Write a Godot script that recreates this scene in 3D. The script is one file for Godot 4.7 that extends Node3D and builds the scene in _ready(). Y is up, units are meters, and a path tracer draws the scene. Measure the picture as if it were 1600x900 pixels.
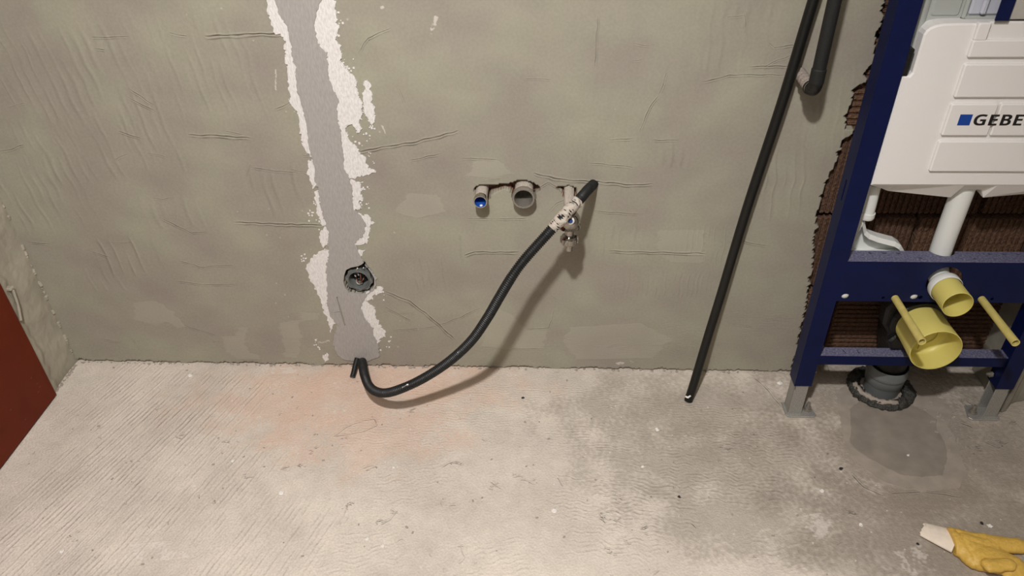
extends Node3D
# A bathroom under renovation: a plastered wall with a filled cable channel, pipe stubs, a conduit and a toilet frame.
# Metres, y up. The plaster face of the back wall is z = 0, the floor is y = 0, the left corner is x = 0.

const CHAMFER := 0.0012
var rng := RandomNumberGenerator.new()
var noise := FastNoiseLite.new()
var M := {}

func _ready() -> void:
	# camera
	var cam := Camera3D.new()
	cam.name = "camera"
	cam.fov = rad_to_deg(2.0 * atan(450.0 / 1180.0))
	cam.near = 0.02
	cam.basis = Basis.from_euler(Vector3(-0.62305, 0.05475, -0.02161))
	cam.position = Vector3(1.2625, 1.3294, 1.4865)
	add_child(cam)
	cam.current = true
	# environment: the room is closed, all light comes from its lamp and an added fill panel
	var we := WorldEnvironment.new()
	we.name = "room_environment"
	var env := Environment.new()
	env.background_mode = Environment.BG_COLOR
	env.background_color = Color(0, 0, 0)
	env.tonemap_mode = Environment.TONE_MAPPER_LINEAR
	env.tonemap_exposure = 1.0
	env.sdfgi_enabled = true
	env.ssao_enabled = true
	env.ssil_enabled = true
	we.environment = env
	add_child(we)

	rng.seed = 7
	noise.seed = 11
	noise.frequency = 1.0
	noise.noise_type = FastNoiseLite.TYPE_SIMPLEX_SMOOTH
	noise.fractal_type = FastNoiseLite.FRACTAL_NONE
	make_materials()
	work_lamp(Vector3(1.12, 2.1, 1.45), Vector3(0.8, 0.0, 0.22), 4.35)
	fill_panel(Vector3(0.75, 2.39, 2.1), Vector2(0.6, 0.6), 1.1)
	# setting
	back_wall()
	floor_slab()
	left_wall()
	other_walls()
	# things
	toilet_frame()
	cistern()
	drain_parts()
	water_stubs()
	angle_valve()
	socket_box()
	corrugated_hose()
	black_pipes()
	glove()
	crumbs()

# ---------------------------------------------------------------- nodes
func numbered(called: String) -> String:
	if not has_node(called):
		return called
	var k := 1
	while has_node("%s_%03d" % [called, k]):
		k += 1
	return "%s_%03d" % [called, k]

func thing(called: String, label: String, category: String, at := Vector3.ZERO, group := "") -> Node3D:
	var o := Node3D.new()
	o.name = numbered(called)
	o.position = at
	tag(o, label, category, group)
	add_child(o)
	return o

func tag(o: Node, label: String, category: String, group := "") -> void:
	o.set_meta("label", label)
	o.set_meta("category", category)
	if group:
		o.set_meta("group", group)

func put(called: String, mesh: Mesh, m: Material, parent: Node = null, xf := Transform3D.IDENTITY) -> MeshInstance3D:
	var o := MeshInstance3D.new()
	var p: Node = parent if parent else self
	o.name = numbered(called) if p == self else called
	o.mesh = mesh
	o.material_override = m
	o.transform = xf
	o.cast_shadow = GeometryInstance3D.SHADOW_CASTING_SETTING_ON
	p.add_child(o, true)
	return o

func structure(called: String, mesh: Mesh, m: Material, label := "") -> MeshInstance3D:
	var o := put(called, mesh, m)
	o.set_meta("kind", "structure")
	if label:
		o.set_meta("label", label)
	return o

# ---------------------------------------------------------------- shapes
func begin() -> SurfaceTool:
	var st := SurfaceTool.new()
	st.begin(Mesh.PRIMITIVE_TRIANGLES)
	return st

func done(st: SurfaceTool) -> ArrayMesh:
	st.generate_normals()
	return st.commit()

func tri(st: SurfaceTool, a: Vector3, b: Vector3, c: Vector3) -> void:
	st.add_vertex(a)
	st.add_vertex(b)
	st.add_vertex(c)

# corners clockwise as seen from outside
func quad(st: SurfaceTool, a: Vector3, b: Vector3, c: Vector3, d: Vector3) -> void:
	tri(st, a, b, c)
	tri(st, a, c, d)

# a box with chamfered edges
func box(st: SurfaceTool, lo: Vector3, hi: Vector3, ch := CHAMFER, xf := Transform3D.IDENTITY) -> void:
	st.set_smooth_group(0xFFFFFFFF)
	var c := (lo + hi) / 2
	var h := (hi - lo) / 2
	ch = minf(ch, minf(h.x, minf(h.y, h.z)) * 0.9)
	var ax := [Vector3.RIGHT, Vector3.UP, Vector3.BACK]
	var at := func(n: Vector3, u: Vector3, v: Vector3) -> Vector3:
		return xf * (c + n * h.dot(n.abs()) + u * (h.dot(u.abs()) - ch) + v * (h.dot(v.abs()) - ch))
	for k in 3:
		for s in [-1.0, 1.0]:
			var n: Vector3 = ax[k] * s
			var u: Vector3 = ax[(k + 1) % 3]
			var v: Vector3 = ax[(k + 2) % 3] * s
			quad(st, at.call(n, -u, -v), at.call(n, -u, v), at.call(n, u, v), at.call(n, u, -v))
	for k in 3:
		var e: Vector3 = ax[k]
		for s in [-1.0, 1.0]:
			for t in [-1.0, 1.0]:
				var a: Vector3 = ax[(k + 1) % 3] * s
				var b: Vector3 = ax[(k + 2) % 3] * t
				var p := [at.call(a, -e, b), at.call(a, e, b), at.call(b, a, e), at.call(b, a, -e)]
				if s * t > 0:
					quad(st, p[0], p[1], p[2], p[3])
				else:
					quad(st, p[3], p[2], p[1], p[0])
	for sx in [-1.0, 1.0]:
		for sy in [-1.0, 1.0]:
			for sz in [-1.0, 1.0]:
				var x := Vector3(sx, 0, 0)
				var y := Vector3(0, sy, 0)
				var z := Vector3(0, 0, sz)
				if sx * sy * sz > 0:
					tri(st, at.call(x, y, z), at.call(z, x, y), at.call(y, z, x))
				else:
					tri(st, at.call(x, y, z), at.call(y, z, x), at.call(z, x, y))

func boxmesh(lo: Vector3, hi: Vector3, ch := CHAMFER) -> ArrayMesh:
	var st := begin()
	box(st, lo, hi, ch)
	return done(st)

# outline -> clockwise in the (x, y up) plane
func cw(p: PackedVector2Array) -> PackedVector2Array:
	var area := 0.0
	for i in p.size():
		var a := p[i]
		var b := p[(i + 1) % p.size()]
		area += a.x * b.y - b.x * a.y
	if area > 0:
		p = p.duplicate()
		p.reverse()
	return p

# a solid between two outlines with as many corners; the first lies at z0 (back), the second at z1 (front)
func loft(st: SurfaceTool, back: PackedVector2Array, z0: float, front: PackedVector2Array, z1: float, caps := true, smooth := false, xf := Transform3D.IDENTITY) -> void:
	var n := front.size()
	st.set_smooth_group(1 if smooth else 0xFFFFFFFF)
	for i in n:
		var j := (i + 1) % n
		quad(st, xf * Vector3(front[i].x, front[i].y, z1), xf * Vector3(back[i].x, back[i].y, z0), xf * Vector3(back[j].x, back[j].y, z0), xf * Vector3(front[j].x, front[j].y, z1))
	if caps:
		st.set_smooth_group(0xFFFFFFFF)
		cap(st, front, z1, true, xf)
		cap(st, back, z0, false, xf)

func cap(st: SurfaceTool, p: PackedVector2Array, z: float, facing: bool, xf := Transform3D.IDENTITY) -> void:
	var t := Geometry2D.triangulate_polygon(p)
	for k in range(0, t.size(), 3):
		var a := p[t[k]]
		var b := p[t[k + 1]]
		var c := p[t[k + 2]]
		if ((b - a).cross(c - a) < 0) != facing:
			var s := b
			b = c
			c = s
		tri(st, xf * Vector3(a.x, a.y, z), xf * Vector3(b.x, b.y, z), xf * Vector3(c.x, c.y, z))

# every corner moved inwards by d
func inset(p: PackedVector2Array, d: float) -> PackedVector2Array:
	var out := PackedVector2Array()
	var n := p.size()
	for i in n:
		var a := (p[i] - p[(i + n - 1) % n]).normalized()
		var b := (p[(i + 1) % n] - p[i]).normalized()
		var na := Vector2(a.y, -a.x)
		var nb := Vector2(b.y, -b.x)
		var m := (na + nb).normalized()
		var k := d / maxf(0.5, m.dot(na))
		out.append(p[i] + m * k)
	return out

# an outline as a plate with a chamfered front edge, along z
func plate(st: SurfaceTool, outline: PackedVector2Array, z0: float, z1: float, ch := CHAMFER, xf := Transform3D.IDENTITY) -> void:
	var p := cw(outline)
	var q := inset(p, ch)
	loft(st, p, z0, p, z1 - ch, false, false, xf)
	loft(st, p, z1 - ch, q, z1, false, false, xf)
	st.set_smooth_group(0xFFFFFFFF)
	cap(st, q, z1, true, xf)
	cap(st, p, z0, false, xf)

# more points along an outline, pushed about by noise
func ragged(p: PackedVector2Array, step: float, amp: float, scale := 120.0, off := 0.0) -> PackedVector2Array:
	var out := PackedVector2Array()
	for i in p.size():
		var a := p[i]
		var b := p[(i + 1) % p.size()]
		var n := maxi(1, int((b - a).length() / step))
		for k in n:
			var q := a.lerp(b, float(k) / n)
			out.append(q + amp * Vector2(noise.get_noise_3d(q.x * scale, q.y * scale, off), noise.get_noise_3d(q.x * scale, q.y * scale, off + 40.0)) + amp * 0.6 * Vector2(noise.get_noise_3d(q.x * scale * 3, q.y * scale * 3, off), noise.get_noise_3d(q.x * scale * 3, q.y * scale * 3, off + 70.0)))
	return out

func smooth_path(pts: Array, step: float) -> PackedVector3Array:
	var out := PackedVector3Array()
	var n := pts.size()
	for i in n - 1:
		var p0: Vector3 = pts[maxi(i - 1, 0)]
		var p1: Vector3 = pts[i]
		var p2: Vector3 = pts[i + 1]
		var p3: Vector3 = pts[mini(i + 2, n - 1)]
		var k := maxi(1, int((p2 - p1).length() / step))
		for j in k:
			out.append(p1.cubic_interpolate(p2, p0, p3, float(j) / k))
	out.append(pts[n - 1])
	return out

# a tube along a path; radius: Callable(distance along) -> metres
func tube(st: SurfaceTool, path: PackedVector3Array, radius: Callable, sides := 14, caps := true, lump := 0.0, pitch := 150.0) -> void:
	var n := path.size()
	var up := Vector3.UP
	var first := (path[1] - path[0]).normalized()
	if absf(first.dot(up)) > 0.9:
		up = Vector3.RIGHT
	var side := first.cross(up).normalized()
	var rings := []
	var s := 0.0
	for i in n:
		var t := (path[mini(i + 1, n - 1)] - path[maxi(i - 1, 0)]).normalized()
		side = (side - t * side.dot(t)).normalized()
		var other := t.cross(side)
		if i > 0:
			s += (path[i] - path[i - 1]).length()
		var ring := PackedVector3Array()
		for k in sides:
			var a := TAU * k / sides
			var d := side * cos(a) + other * sin(a)
			var r: float = radius.call(s)
			if lump > 0.0:
				var q: Vector3 = path[i] + d * r
				r += lump * noise.get_noise_3d(q.x * pitch, q.y * pitch, q.z * pitch)
			ring.append(path[i] + d * r)
		rings.append(ring)
	st.set_smooth_group(1)
	for i in n - 1:
		for k in sides:
			var l := (k + 1) % sides
			quad(st, rings[i][k], rings[i][l], rings[i + 1][l], rings[i + 1][k])
	if caps:
		st.set_smooth_group(0xFFFFFFFF)
		for k in sides:
			tri(st, path[0], rings[0][(k + 1) % sides], rings[0][k])
			tri(st, path[n - 1], rings[n - 1][k], rings[n - 1][(k + 1) % sides])

func rod(st: SurfaceTool, a: Vector3, b: Vector3, r: float, sides := 16) -> void:
	tube(st, PackedVector3Array([a, b]), func(_s): return r, sides)

# profile: (radius, height) pairs turned round the y axis of xf; corners stay sharp where flagged by repeating a point
func lathe(st: SurfaceTool, profile: Array, xf: Transform3D, sides := 40, wobble := 0.0) -> void:
	var g := 1
	for i in profile.size() - 1:
		var a: Vector2 = profile[i]
		var b: Vector2 = profile[i + 1]
		if a.is_equal_approx(b):
			g += 1
			continue
		st.set_smooth_group(g)
		for k in sides:
			var p := TAU * k / sides
			var q := TAU * (k + 1) / sides
			var f := func(v: Vector2, w: float) -> Vector3:
				var d := Vector3(v.x * cos(w), v.y, v.x * sin(w))
				if wobble > 0.0:
					d += wobble * Vector3(noise.get_noise_3d(d.x * 90, d.y * 90, d.z * 90), noise.get_noise_3d(d.z * 110, d.x * 110, d.y * 110), noise.get_noise_3d(d.y * 100, d.z * 100, d.x * 100))
				return xf * d
			if a.x < 1e-6:
				tri(st, f.call(a, p), f.call(b, q), f.call(b, p))
			elif b.x < 1e-6:
				tri(st, f.call(a, p), f.call(a, q), f.call(b, p))
			else:
				quad(st, f.call(a, p), f.call(a, q), f.call(b, q), f.call(b, p))

# the y axis of a lathe laid along +z, +y ... at a place
func along(at: Vector3, dir: Vector3) -> Transform3D:
	var y := dir.normalized()
	var x := y.cross(Vector3.RIGHT if absf(y.x) < 0.9 else Vector3.UP).normalized()
	return Transform3D(Basis(x, y, x.cross(y)), at)

# corners given twice turn sharp
func sharp(pts: Array) -> Array:
	var out := []
	for p in pts:
		out.append(p)
		out.append(p)
	return out.slice(1, out.size() - 1)

# surface nets over a signed distance field
func blob(field: Callable, lo: Vector3, hi: Vector3, cell: float) -> ArrayMesh:
	var n := Vector3i(((hi - lo) / cell).ceil()) + Vector3i.ONE
	var val := PackedFloat32Array()
	val.resize(n.x * n.y * n.z)
	for z in n.z:
		for y in n.y:
			for x in n.x:
				val[x + n.x * (y + n.y * z)] = field.call(lo + Vector3(x, y, z) * cell)
	var st := begin()
	st.set_smooth_group(1)
	var index := PackedInt32Array()
	index.resize(val.size())
	index.fill(-1)
	var verts := PackedVector3Array()
	var tris := PackedInt32Array()
	var step := [1, n.x, n.x * n.y]
	for z in n.z - 1:
		for y in n.y - 1:
			for x in n.x - 1:
				var at := x + n.x * (y + n.y * z)
				var sum := Vector3.ZERO
				var count := 0
				for e in 12:
					var axis := e / 4
					var u := (axis + 1) % 3
					var w := (axis + 2) % 3
					var o := Vector3.ZERO
					o[u] = e & 1
					o[w] = (e >> 1) & 1
					var i: int = at + int(o[u]) * step[u] + int(o[w]) * step[w]
					var a := val[i]
					var b: float = val[i + step[axis]]
					if (a < 0) != (b < 0):
						o[axis] = a / (a - b)
						sum += o
						count += 1
				if count:
					index[at] = verts.size()
					verts.append(lo + (Vector3(x, y, z) + sum / count) * cell)
	for z in range(1, n.z - 1):
		for y in range(1, n.y - 1):
			for x in range(1, n.x - 1):
				var at := x + n.x * (y + n.y * z)
				for axis in 3:
					var a := val[at]
					var b: float = val[at + step[axis]]
					if (a < 0) == (b < 0):
						continue
					var u: int = step[(axis + 1) % 3]
					var w: int = step[(axis + 2) % 3]
					var q := [index[at - u - w], index[at - w], index[at], index[at - u]]
					if q.min() < 0:
						continue
					if a < 0:
						q.reverse()
					for i in [0, 1, 2, 0, 2, 3]:
						tris.append(q[i])
	for i in tris:
		st.add_vertex(verts[i])
	return done(st)

func capsule(p: Vector3, a: Vector3, b: Vector3, ra: float, rb: float) -> float:
	var t := clampf((p - a).dot(b - a) / maxf((b - a).length_squared(), 1e-9), 0.0, 1.0)
	return (p - a.lerp(b, t)).length() - lerpf(ra, rb, t)

func smin(a: float, b: float, k: float) -> float:
	var h := clampf(0.5 + 0.5 * (b - a) / k, 0.0, 1.0)
	return lerpf(b, a, h) - k * h * (1.0 - h)

# ---------------------------------------------------------------- materials
func noise_image(size: int, freq: float, seed_: int, octaves: int, ridged := false) -> Image:
	var f := FastNoiseLite.new()
	f.seed = seed_
	f.frequency = freq
	f.noise_type = FastNoiseLite.TYPE_SIMPLEX_SMOOTH
	f.fractal_type = FastNoiseLite.FRACTAL_RIDGED if ridged else FastNoiseLite.FRACTAL_FBM
	f.fractal_octaves = octaves
	return f.get_seamless_image(size, size)

# a grey texture between two levels; gamma shapes the share of dark
func grain(im: Image, dark: Color, light: Color, power := 1.0) -> ImageTexture:
	var src := im.duplicate()
	src.convert(Image.FORMAT_L8)
	var d: PackedByteArray = src.get_data()
	var out := PackedByteArray()
	out.resize(d.size() * 3)
	var lut := []
	for i in 256:
		lut.append(dark.lerp(light, clampf(pow(i / 255.0, power), 0, 1)))
	for i in d.size():
		var c: Color = lut[d[i]]
		out[i * 3] = c.r8
		out[i * 3 + 1] = c.g8
		out[i * 3 + 2] = c.b8
	return ImageTexture.create_from_image(Image.create_from_data(src.get_width(), src.get_height(), false, Image.FORMAT_RGB8, out))

func relief(im: Image, strength: float) -> ImageTexture:
	var b := im.duplicate()
	b.convert(Image.FORMAT_RF)
	b.bump_map_to_normal_map(strength)
	return ImageTexture.create_from_image(b)

func mat(called: String, color: Color, rough: float, metal := 0.0, tex: Texture2D = null, bump: Texture2D = null, tile := 4.0, bump_scale := 1.0, spec := 0.5) -> StandardMaterial3D:
	var m := StandardMaterial3D.new()
	m.resource_name = called
	m.albedo_color = color
	m.roughness = rough
	m.metallic = metal
	m.metallic_specular = spec
	if tex or bump:
		m.uv1_triplanar = true
		m.uv1_world_triplanar = true
		m.uv1_scale = Vector3.ONE * tile
	if tex:
		m.albedo_texture = tex
	if bump:
		m.normal_enabled = true
		m.normal_texture = bump
		m.normal_scale = bump_scale
	M[called] = m
	return m

func c8(r: int, g: int, b: int) -> Color:
	return Color8(r, g, b)

func make_materials() -> void:
	var fine := noise_image(512, 0.03, 3, 5)
	var coarse := noise_image(512, 0.008, 5, 4)
	var ridged := noise_image(512, 0.02, 9, 4, true)
	var speck := noise_image(512, 0.06, 21, 3)
	var bump := relief(fine, 14.0)
	var rough_bump := relief(ridged, 10.0)
	var worn := grain(coarse, Color(0.88, 0.88, 0.88), Color.WHITE)
	var dusty := grain(speck, c8(58, 56, 54), c8(150, 142, 134), 2.2)
	mat("mortar", c8(171, 166, 161), 0.95, 0.0, grain(fine, Color(0.9, 0.9, 0.9), Color.WHITE), relief(coarse, 8.0), 5.0, 0.2)
	M.mortar.uv1_scale = Vector3(15.0, 3.5, 10.0)
	mat("gypsum", c8(232, 229, 226), 0.95, 0.0, grain(fine, Color(0.84, 0.83, 0.82), Color.WHITE, 0.6), bump, 9.0, 0.16)
	M.gypsum.uv1_scale = Vector3(13.0, 5.0, 10.0)
	mat("plaster", c8(152, 147, 133), 0.95, 0.0, worn, relief(coarse, 6.0), 2.0, 0.6)
	mat("plaster_side", c8(178, 171, 154), 0.95, 0.0, worn, relief(coarse, 6.0), 2.5, 0.8)
	mat("ceiling_white", c8(238, 235, 230), 0.95)
	mat("brick", c8(112, 82, 63), 0.95, 0.0, grain(fine, Color(0.62, 0.6, 0.58), Color.WHITE, 0.9), bump, 7.0, 0.9)
	mat("brick_light", c8(124, 92, 70), 0.95, 0.0, grain(fine, Color(0.66, 0.64, 0.62), Color.WHITE, 0.9), bump, 6.0, 0.9)
	mat("joint", c8(110, 98, 86), 1.0, 0.0, worn, rough_bump, 12.0, 1.0)
	mat("blue_paint", c8(11, 22, 66), 0.45, 0.0, worn, null, 3.0, 1.0, 0.32)
	mat("blue_dusty", c8(255, 255, 255), 0.75, 0.0, grain(speck, c8(70, 72, 108), c8(140, 136, 146), 1.2), null, 5.0)
	mat("zinc", c8(186, 184, 178), 0.5, 0.45, grain(speck, Color(0.75, 0.75, 0.75), Color.WHITE), null, 9.0)
	mat("chrome", c8(205, 203, 198), 0.18, 1.0, grain(fine, Color(0.7, 0.69, 0.67), Color.WHITE, 0.6), null, 14.0)
	mat("chrome_worn", c8(178, 174, 168), 0.17, 1.0, grain(fine, Color(0.72, 0.7, 0.68), Color.WHITE, 0.4), null, 16.0)
	mat("steel_dull", c8(172, 167, 158), 0.42, 0.4, grain(speck, Color(0.6, 0.58, 0.55), Color.WHITE, 0.8), bump, 16.0, 0.4)
	mat("foam", c8(230, 227, 224), 0.7, 0.0, null, relief(noise_image(512, 0.12, 31, 2), 2.0), 12.0, 0.3)
	mat("tank", c8(168, 172, 167), 0.5)
	mat("tank_panel", c8(190, 192, 202), 0.35)
	mat("board", c8(190, 186, 178), 0.7, 0.0, worn)
	mat("white_plastic", c8(222, 224, 220), 0.42)
	mat("yellow_plastic", c8(216, 204, 116), 0.42)
	mat("yellow_sleeve", c8(212, 196, 116), 0.5, 0.0, worn, null, 8.0)
	mat("black_plastic", c8(14, 14, 14), 0.42, 0.0, null, bump, 8.0, 0.25)
	mat("black_hose", c8(24, 25, 25), 0.48, 0.0, grain(speck, Color(0.7, 0.7, 0.7), Color(1, 1, 1), 0.7), null, 14.0)
	mat("black_pipe", c8(16, 17, 16), 0.45, 0.0, grain(fine, Color(0.7, 0.7, 0.68), Color.WHITE), null, 9.0)
	mat("black_dusty", c8(255, 255, 255), 0.7, 0.0, grain(speck, c8(14, 15, 14), c8(84, 80, 74), 6.5), null, 9.0)
	mat("rubber_smeared", c8(255, 255, 255), 0.8, 0.0, grain(speck, c8(22, 23, 21), c8(178, 172, 160), 2.6), rough_bump, 13.0, 0.8)
	mat("grey_pvc", c8(110, 114, 114), 0.45, 0.0, worn, null, 4.0)
	mat("box_grey", c8(116, 119, 117), 0.6, 0.0, grain(speck, Color(0.7, 0.7, 0.7), Color.WHITE), null, 14.0)
	mat("plaster_dust", c8(214, 204, 192), 0.95, 0.0, grain(speck, Color(0.55, 0.53, 0.5), Color.WHITE, 0.45), bump, 14.0, 0.9)
	mat("sleeve_dusty", c8(176, 164, 154), 0.8, 0.0, grain(speck, Color(0.45, 0.44, 0.43), Color.WHITE, 0.7), null, 14.0)
	mat("valve_dot", c8(40, 72, 140), 0.3)
	mat("blue_cap", c8(34, 84, 168), 0.35)
	mat("copper", c8(120, 86, 66), 0.35, 0.9)
	mat("wire_brown", c8(96, 56, 38), 0.5)
	mat("wire_grey", c8(170, 168, 162), 0.5)
	mat("logo_blue", c8(0, 62, 150), 0.6)
	mat("logo_black", c8(14, 12, 12), 0.6)
	mat("door_red", c8(106, 40, 20), 0.65, 0.0, grain(coarse, Color(0.9, 0.9, 0.9), Color.WHITE), null, 2.0, 1.0, 0.3)
	mat("glove_yellow", c8(226, 186, 90), 0.5, 0.0, grain(fine, Color(0.86, 0.84, 0.78), Color.WHITE, 0.5), bump, 9.0, 0.25)
	mat("glove_cuff", c8(242, 230, 214), 0.95, 0.0, grain(coarse, Color(0.9, 0.88, 0.86), Color.WHITE, 0.5), relief(noise_image(512, 0.12, 41, 1), 3.0), 11.0, 0.5)
	mat("crumb_white", c8(232, 228, 222), 0.95)
	mat("crumb_dark", c8(46, 42, 38), 0.9)
	mat("crumb_grey", c8(160, 150, 140), 0.95)
	mat("mortar_patch", c8(168, 157, 145), 0.95, 0.0, worn, relief(coarse, 4.0), 4.0, 0.4)
	mat("screed_plain", c8(186, 176, 164), 0.95, 0.0, worn, relief(fine, 8.0), 3.0, 0.4)
	mat("mortar_damp", c8(150, 140, 128), 0.85, 0.0, worn, relief(coarse, 4.0), 4.0, 0.3)

# ---------------------------------------------------------------- hand-worked surfaces: heights (millimetres) and colours on a canvas
class Canvas:
	var w: int
	var h: int
	var x0: float
	var y0: float
	var per: float      # pixels per metre
	var H := PackedFloat32Array()
	var R := PackedFloat32Array()
	var G := PackedFloat32Array()
	var B := PackedFloat32Array()
	var n: FastNoiseLite

	func to(p: Vector2) -> Vector2:
		return Vector2((p.x - x0) * per, (p.y - y0) * per)

	func base(color: Color, layers: Array, tint: float, hts: Array, drift := 0.0) -> void:
		var size := w * h
		H.resize(size)
		R.resize(size)
		G.resize(size)
		B.resize(size)
		var a: PackedByteArray = layers[0]
		var b: PackedByteArray = layers[1]
		var c: PackedByteArray = layers[2]
		var r := color.r * 255
		var g := color.g * 255
		var bl := color.b * 255
		for i in size:
			var u := a[i] - 127.0
			var v := b[i] - 127.0
			var k := 1.0 + tint * (u * 0.55 + v * 0.25 + (c[i] - 127.0) * 0.4) / 127.0
			H[i] = (u * hts[0] + v * hts[1] + (c[i] - 127.0) * hts[2]) / 127.0
			R[i] = r * k
			G[i] = g * k * (1.0 + drift * u / 127.0)
			B[i] = bl * k * (1.0 - drift * 0.5 * u / 127.0)

	# fills an outline; edge: how ragged (metres); lift: height in mm; color blended by share; speckle cuts grains out
	func fill(outline: PackedVector2Array, color: Color, share: float, lift := 0.0, edge := 0.004, speckle := 0.0) -> void:
		var p := PackedVector2Array()
		for q in outline:
			p.append(to(q))
		var lo := p[0]
		var hi := p[0]
		for q in p:
			lo = lo.min(q)
			hi = hi.max(q)
		var j := edge * per
		for y in range(maxi(0, int(lo.y)), mini(h, int(hi.y) + 1)):
			var cuts := []
			for i in p.size():
				var a := p[i]
				var b := p[(i + 1) % p.size()]
				if (a.y <= y) != (b.y <= y):
					var x := a.x + (b.x - a.x) * (y - a.y) / (b.y - a.y)
					cuts.append(x + j * (n.get_noise_2d(y * 0.05, x * 0.02) + 0.6 * n.get_noise_2d(y * 0.3, x * 0.02 + 9.0)))
			cuts.sort()
			for k in range(0, cuts.size() - 1, 2):
				var x1 := int(cuts[k])
				var x2 := int(cuts[k + 1])
				for x in range(maxi(0, x1), mini(w, x2)):
					var i := x + w * y
					var s := share
					if speckle > 0.0:
						s *= clampf((n.get_noise_2d(x * 0.11, y * 0.11) * 0.6 + n.get_noise_2d(x * 0.023, y * 0.023) + 1.0 - speckle) * 2.0, 0.0, 1.0)
					R[i] = lerpf(R[i], color.r * 255, s)
					G[i] = lerpf(G[i], color.g * 255, s)
					B[i] = lerpf(B[i], color.b * 255, s)
					var f := minf(1.0, minf(x - x1, x2 - x) / 3.0)
					H[i] += lift * f

	# a broken-edged patch of tone: an oblong whose rim is eaten away by noise
	func blotch(at: Vector2, half: Vector2, color: Color, share: float, seed_: float) -> void:
		var c := to(at)
		var hp := half * per
		for y in range(maxi(0, int(c.y - hp.y * 1.3)), mini(h, int(c.y + hp.y * 1.3))):
			for x in range(maxi(0, int(c.x - hp.x * 1.3)), mini(w, int(c.x + hp.x * 1.3))):
				var e := Vector2((x - c.x) / hp.x, (y - c.y) / hp.y).length()
				var m := n.get_noise_2d(x * 0.012 + seed_, y * 0.012)
				var f := n.get_noise_2d(x * 0.09 + seed_, y * 0.09)
				var g := n.get_noise_2d(x * 0.35, y * 0.35 + seed_)
				var k := share * clampf((1.0 - e + 0.4 * m + 0.22 * f) * 1.6, 0.0, 1.0) * clampf(0.88 + 0.14 * f + 0.22 * g, 0.0, 1.0)
				if k <= 0.0:
					continue
				var i := x + w * y
				R[i] = lerpf(R[i], color.r * 255, k)
				G[i] = lerpf(G[i], color.g * 255, k)
				B[i] = lerpf(B[i], color.b * 255, k)

	# a groove (depth > 0) with a pushed-up lip along its lower or upper side
	func groove(line: PackedVector2Array, width: float, depth: float, lip := 0.0) -> void:
		for k in line.size() - 1:
			var a := to(line[k])
			var b := to(line[k + 1])
			var r := width * per
			var reach := r * 3.0
			var lo := a.min(b) - Vector2(reach, reach)
			var hi := a.max(b) + Vector2(reach, reach)
			var d := b - a
			var len2 := maxf(d.length_squared(), 0.01)
			var nrm := Vector2(-d.y, d.x) / sqrt(len2)
			var first := k == 0
			var last := k == line.size() - 2
			for y in range(maxi(0, int(lo.y)), mini(h, int(hi.y) + 1)):
				for x in range(maxi(0, int(lo.x)), mini(w, int(hi.x) + 1)):
					var q := Vector2(x, y) - a
					var t := q.dot(d) / len2
					if t < 0.0 or t > 1.0:
						continue
					var off := q.dot(nrm) + r * 0.9 * n.get_noise_2d(x * 0.03, y * 0.03)
					if absf(off) > reach:
						continue
					var ends := 1.0
					if first:
						ends = minf(1.0, t * 5.0 + 0.15)
					if last:
						ends = minf(ends, (1.0 - t) * 5.0 + 0.15)
					ends *= 0.75 + 0.5 * n.get_noise_2d(x * 0.03 + 50.0, y * 0.03)
					var g := absf(off) / r
					H[x + w * y] += ends * ((-depth * (1.0 - g * g) if g < 1.0 else 0.0) + lip * exp(-pow((absf(off) - r * 1.4) / (r * 0.8), 2.0)))

	# strokes of a notched or worn trowel: parallel ridges in a soft-edged oblong
	func comb(at: Vector2, half: Vector2, angle: float, spacing: float, amp: float, wave := 0.15, seed_ := 0.0, soft := false) -> void:
		var c := to(at)
		var hp := half * per
		var reach := hp.length()
		var ca := cos(angle)
		var sa := sin(angle)
		var sp := spacing * per
		for y in range(maxi(0, int(c.y - reach)), mini(h, int(c.y + reach))):
			for x in range(maxi(0, int(c.x - reach)), mini(w, int(c.x + reach))):
				var qx := x - c.x
				var qy := y - c.y
				var u := (qx * ca + qy * sa)
				var v := (-qx * sa + qy * ca)
				var e := maxf(absf(u) / hp.x, absf(v) / hp.y)
				if e > 1.0:
					continue
				var f := minf(1.0, (1.0 - e) * 3.0)
				var m := n.get_noise_2d(u * 0.6 / sp * 1.0 + seed_, v * 0.12 / sp)
				var ph := u / sp + wave * 2.0 * n.get_noise_2d(v * 0.25 / sp + seed_, u * 0.05 / sp)
				var s := 1.0 - absf(sin(PI * ph))
				if soft:
					s = 0.5 + 0.5 * sin(TAU * ph)
				H[x + w * y] += amp * f * (s * s - 0.35) * clampf(0.45 + 1.1 * m, 0.0, 1.0)

	func textures(strength := 1.0) -> Array:
		var size := w * h
		var out := PackedByteArray()
		out.resize(size * 3)
		for i in size:
			out[i * 3] = clampi(int(R[i]), 0, 255)
			out[i * 3 + 1] = clampi(int(G[i]), 0, 255)
			out[i * 3 + 2] = clampi(int(B[i]), 0, 255)
		var color := Image.create_from_data(w, h, false, Image.FORMAT_RGB8, out)
		var bump := Image.create_from_data(w, h, false, Image.FORMAT_RF, H.to_byte_array())
		bump.bump_map_to_normal_map(strength * per / 1000.0)
		return [ImageTexture.create_from_image(color), ImageTexture.create_from_image(bump)]

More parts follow.
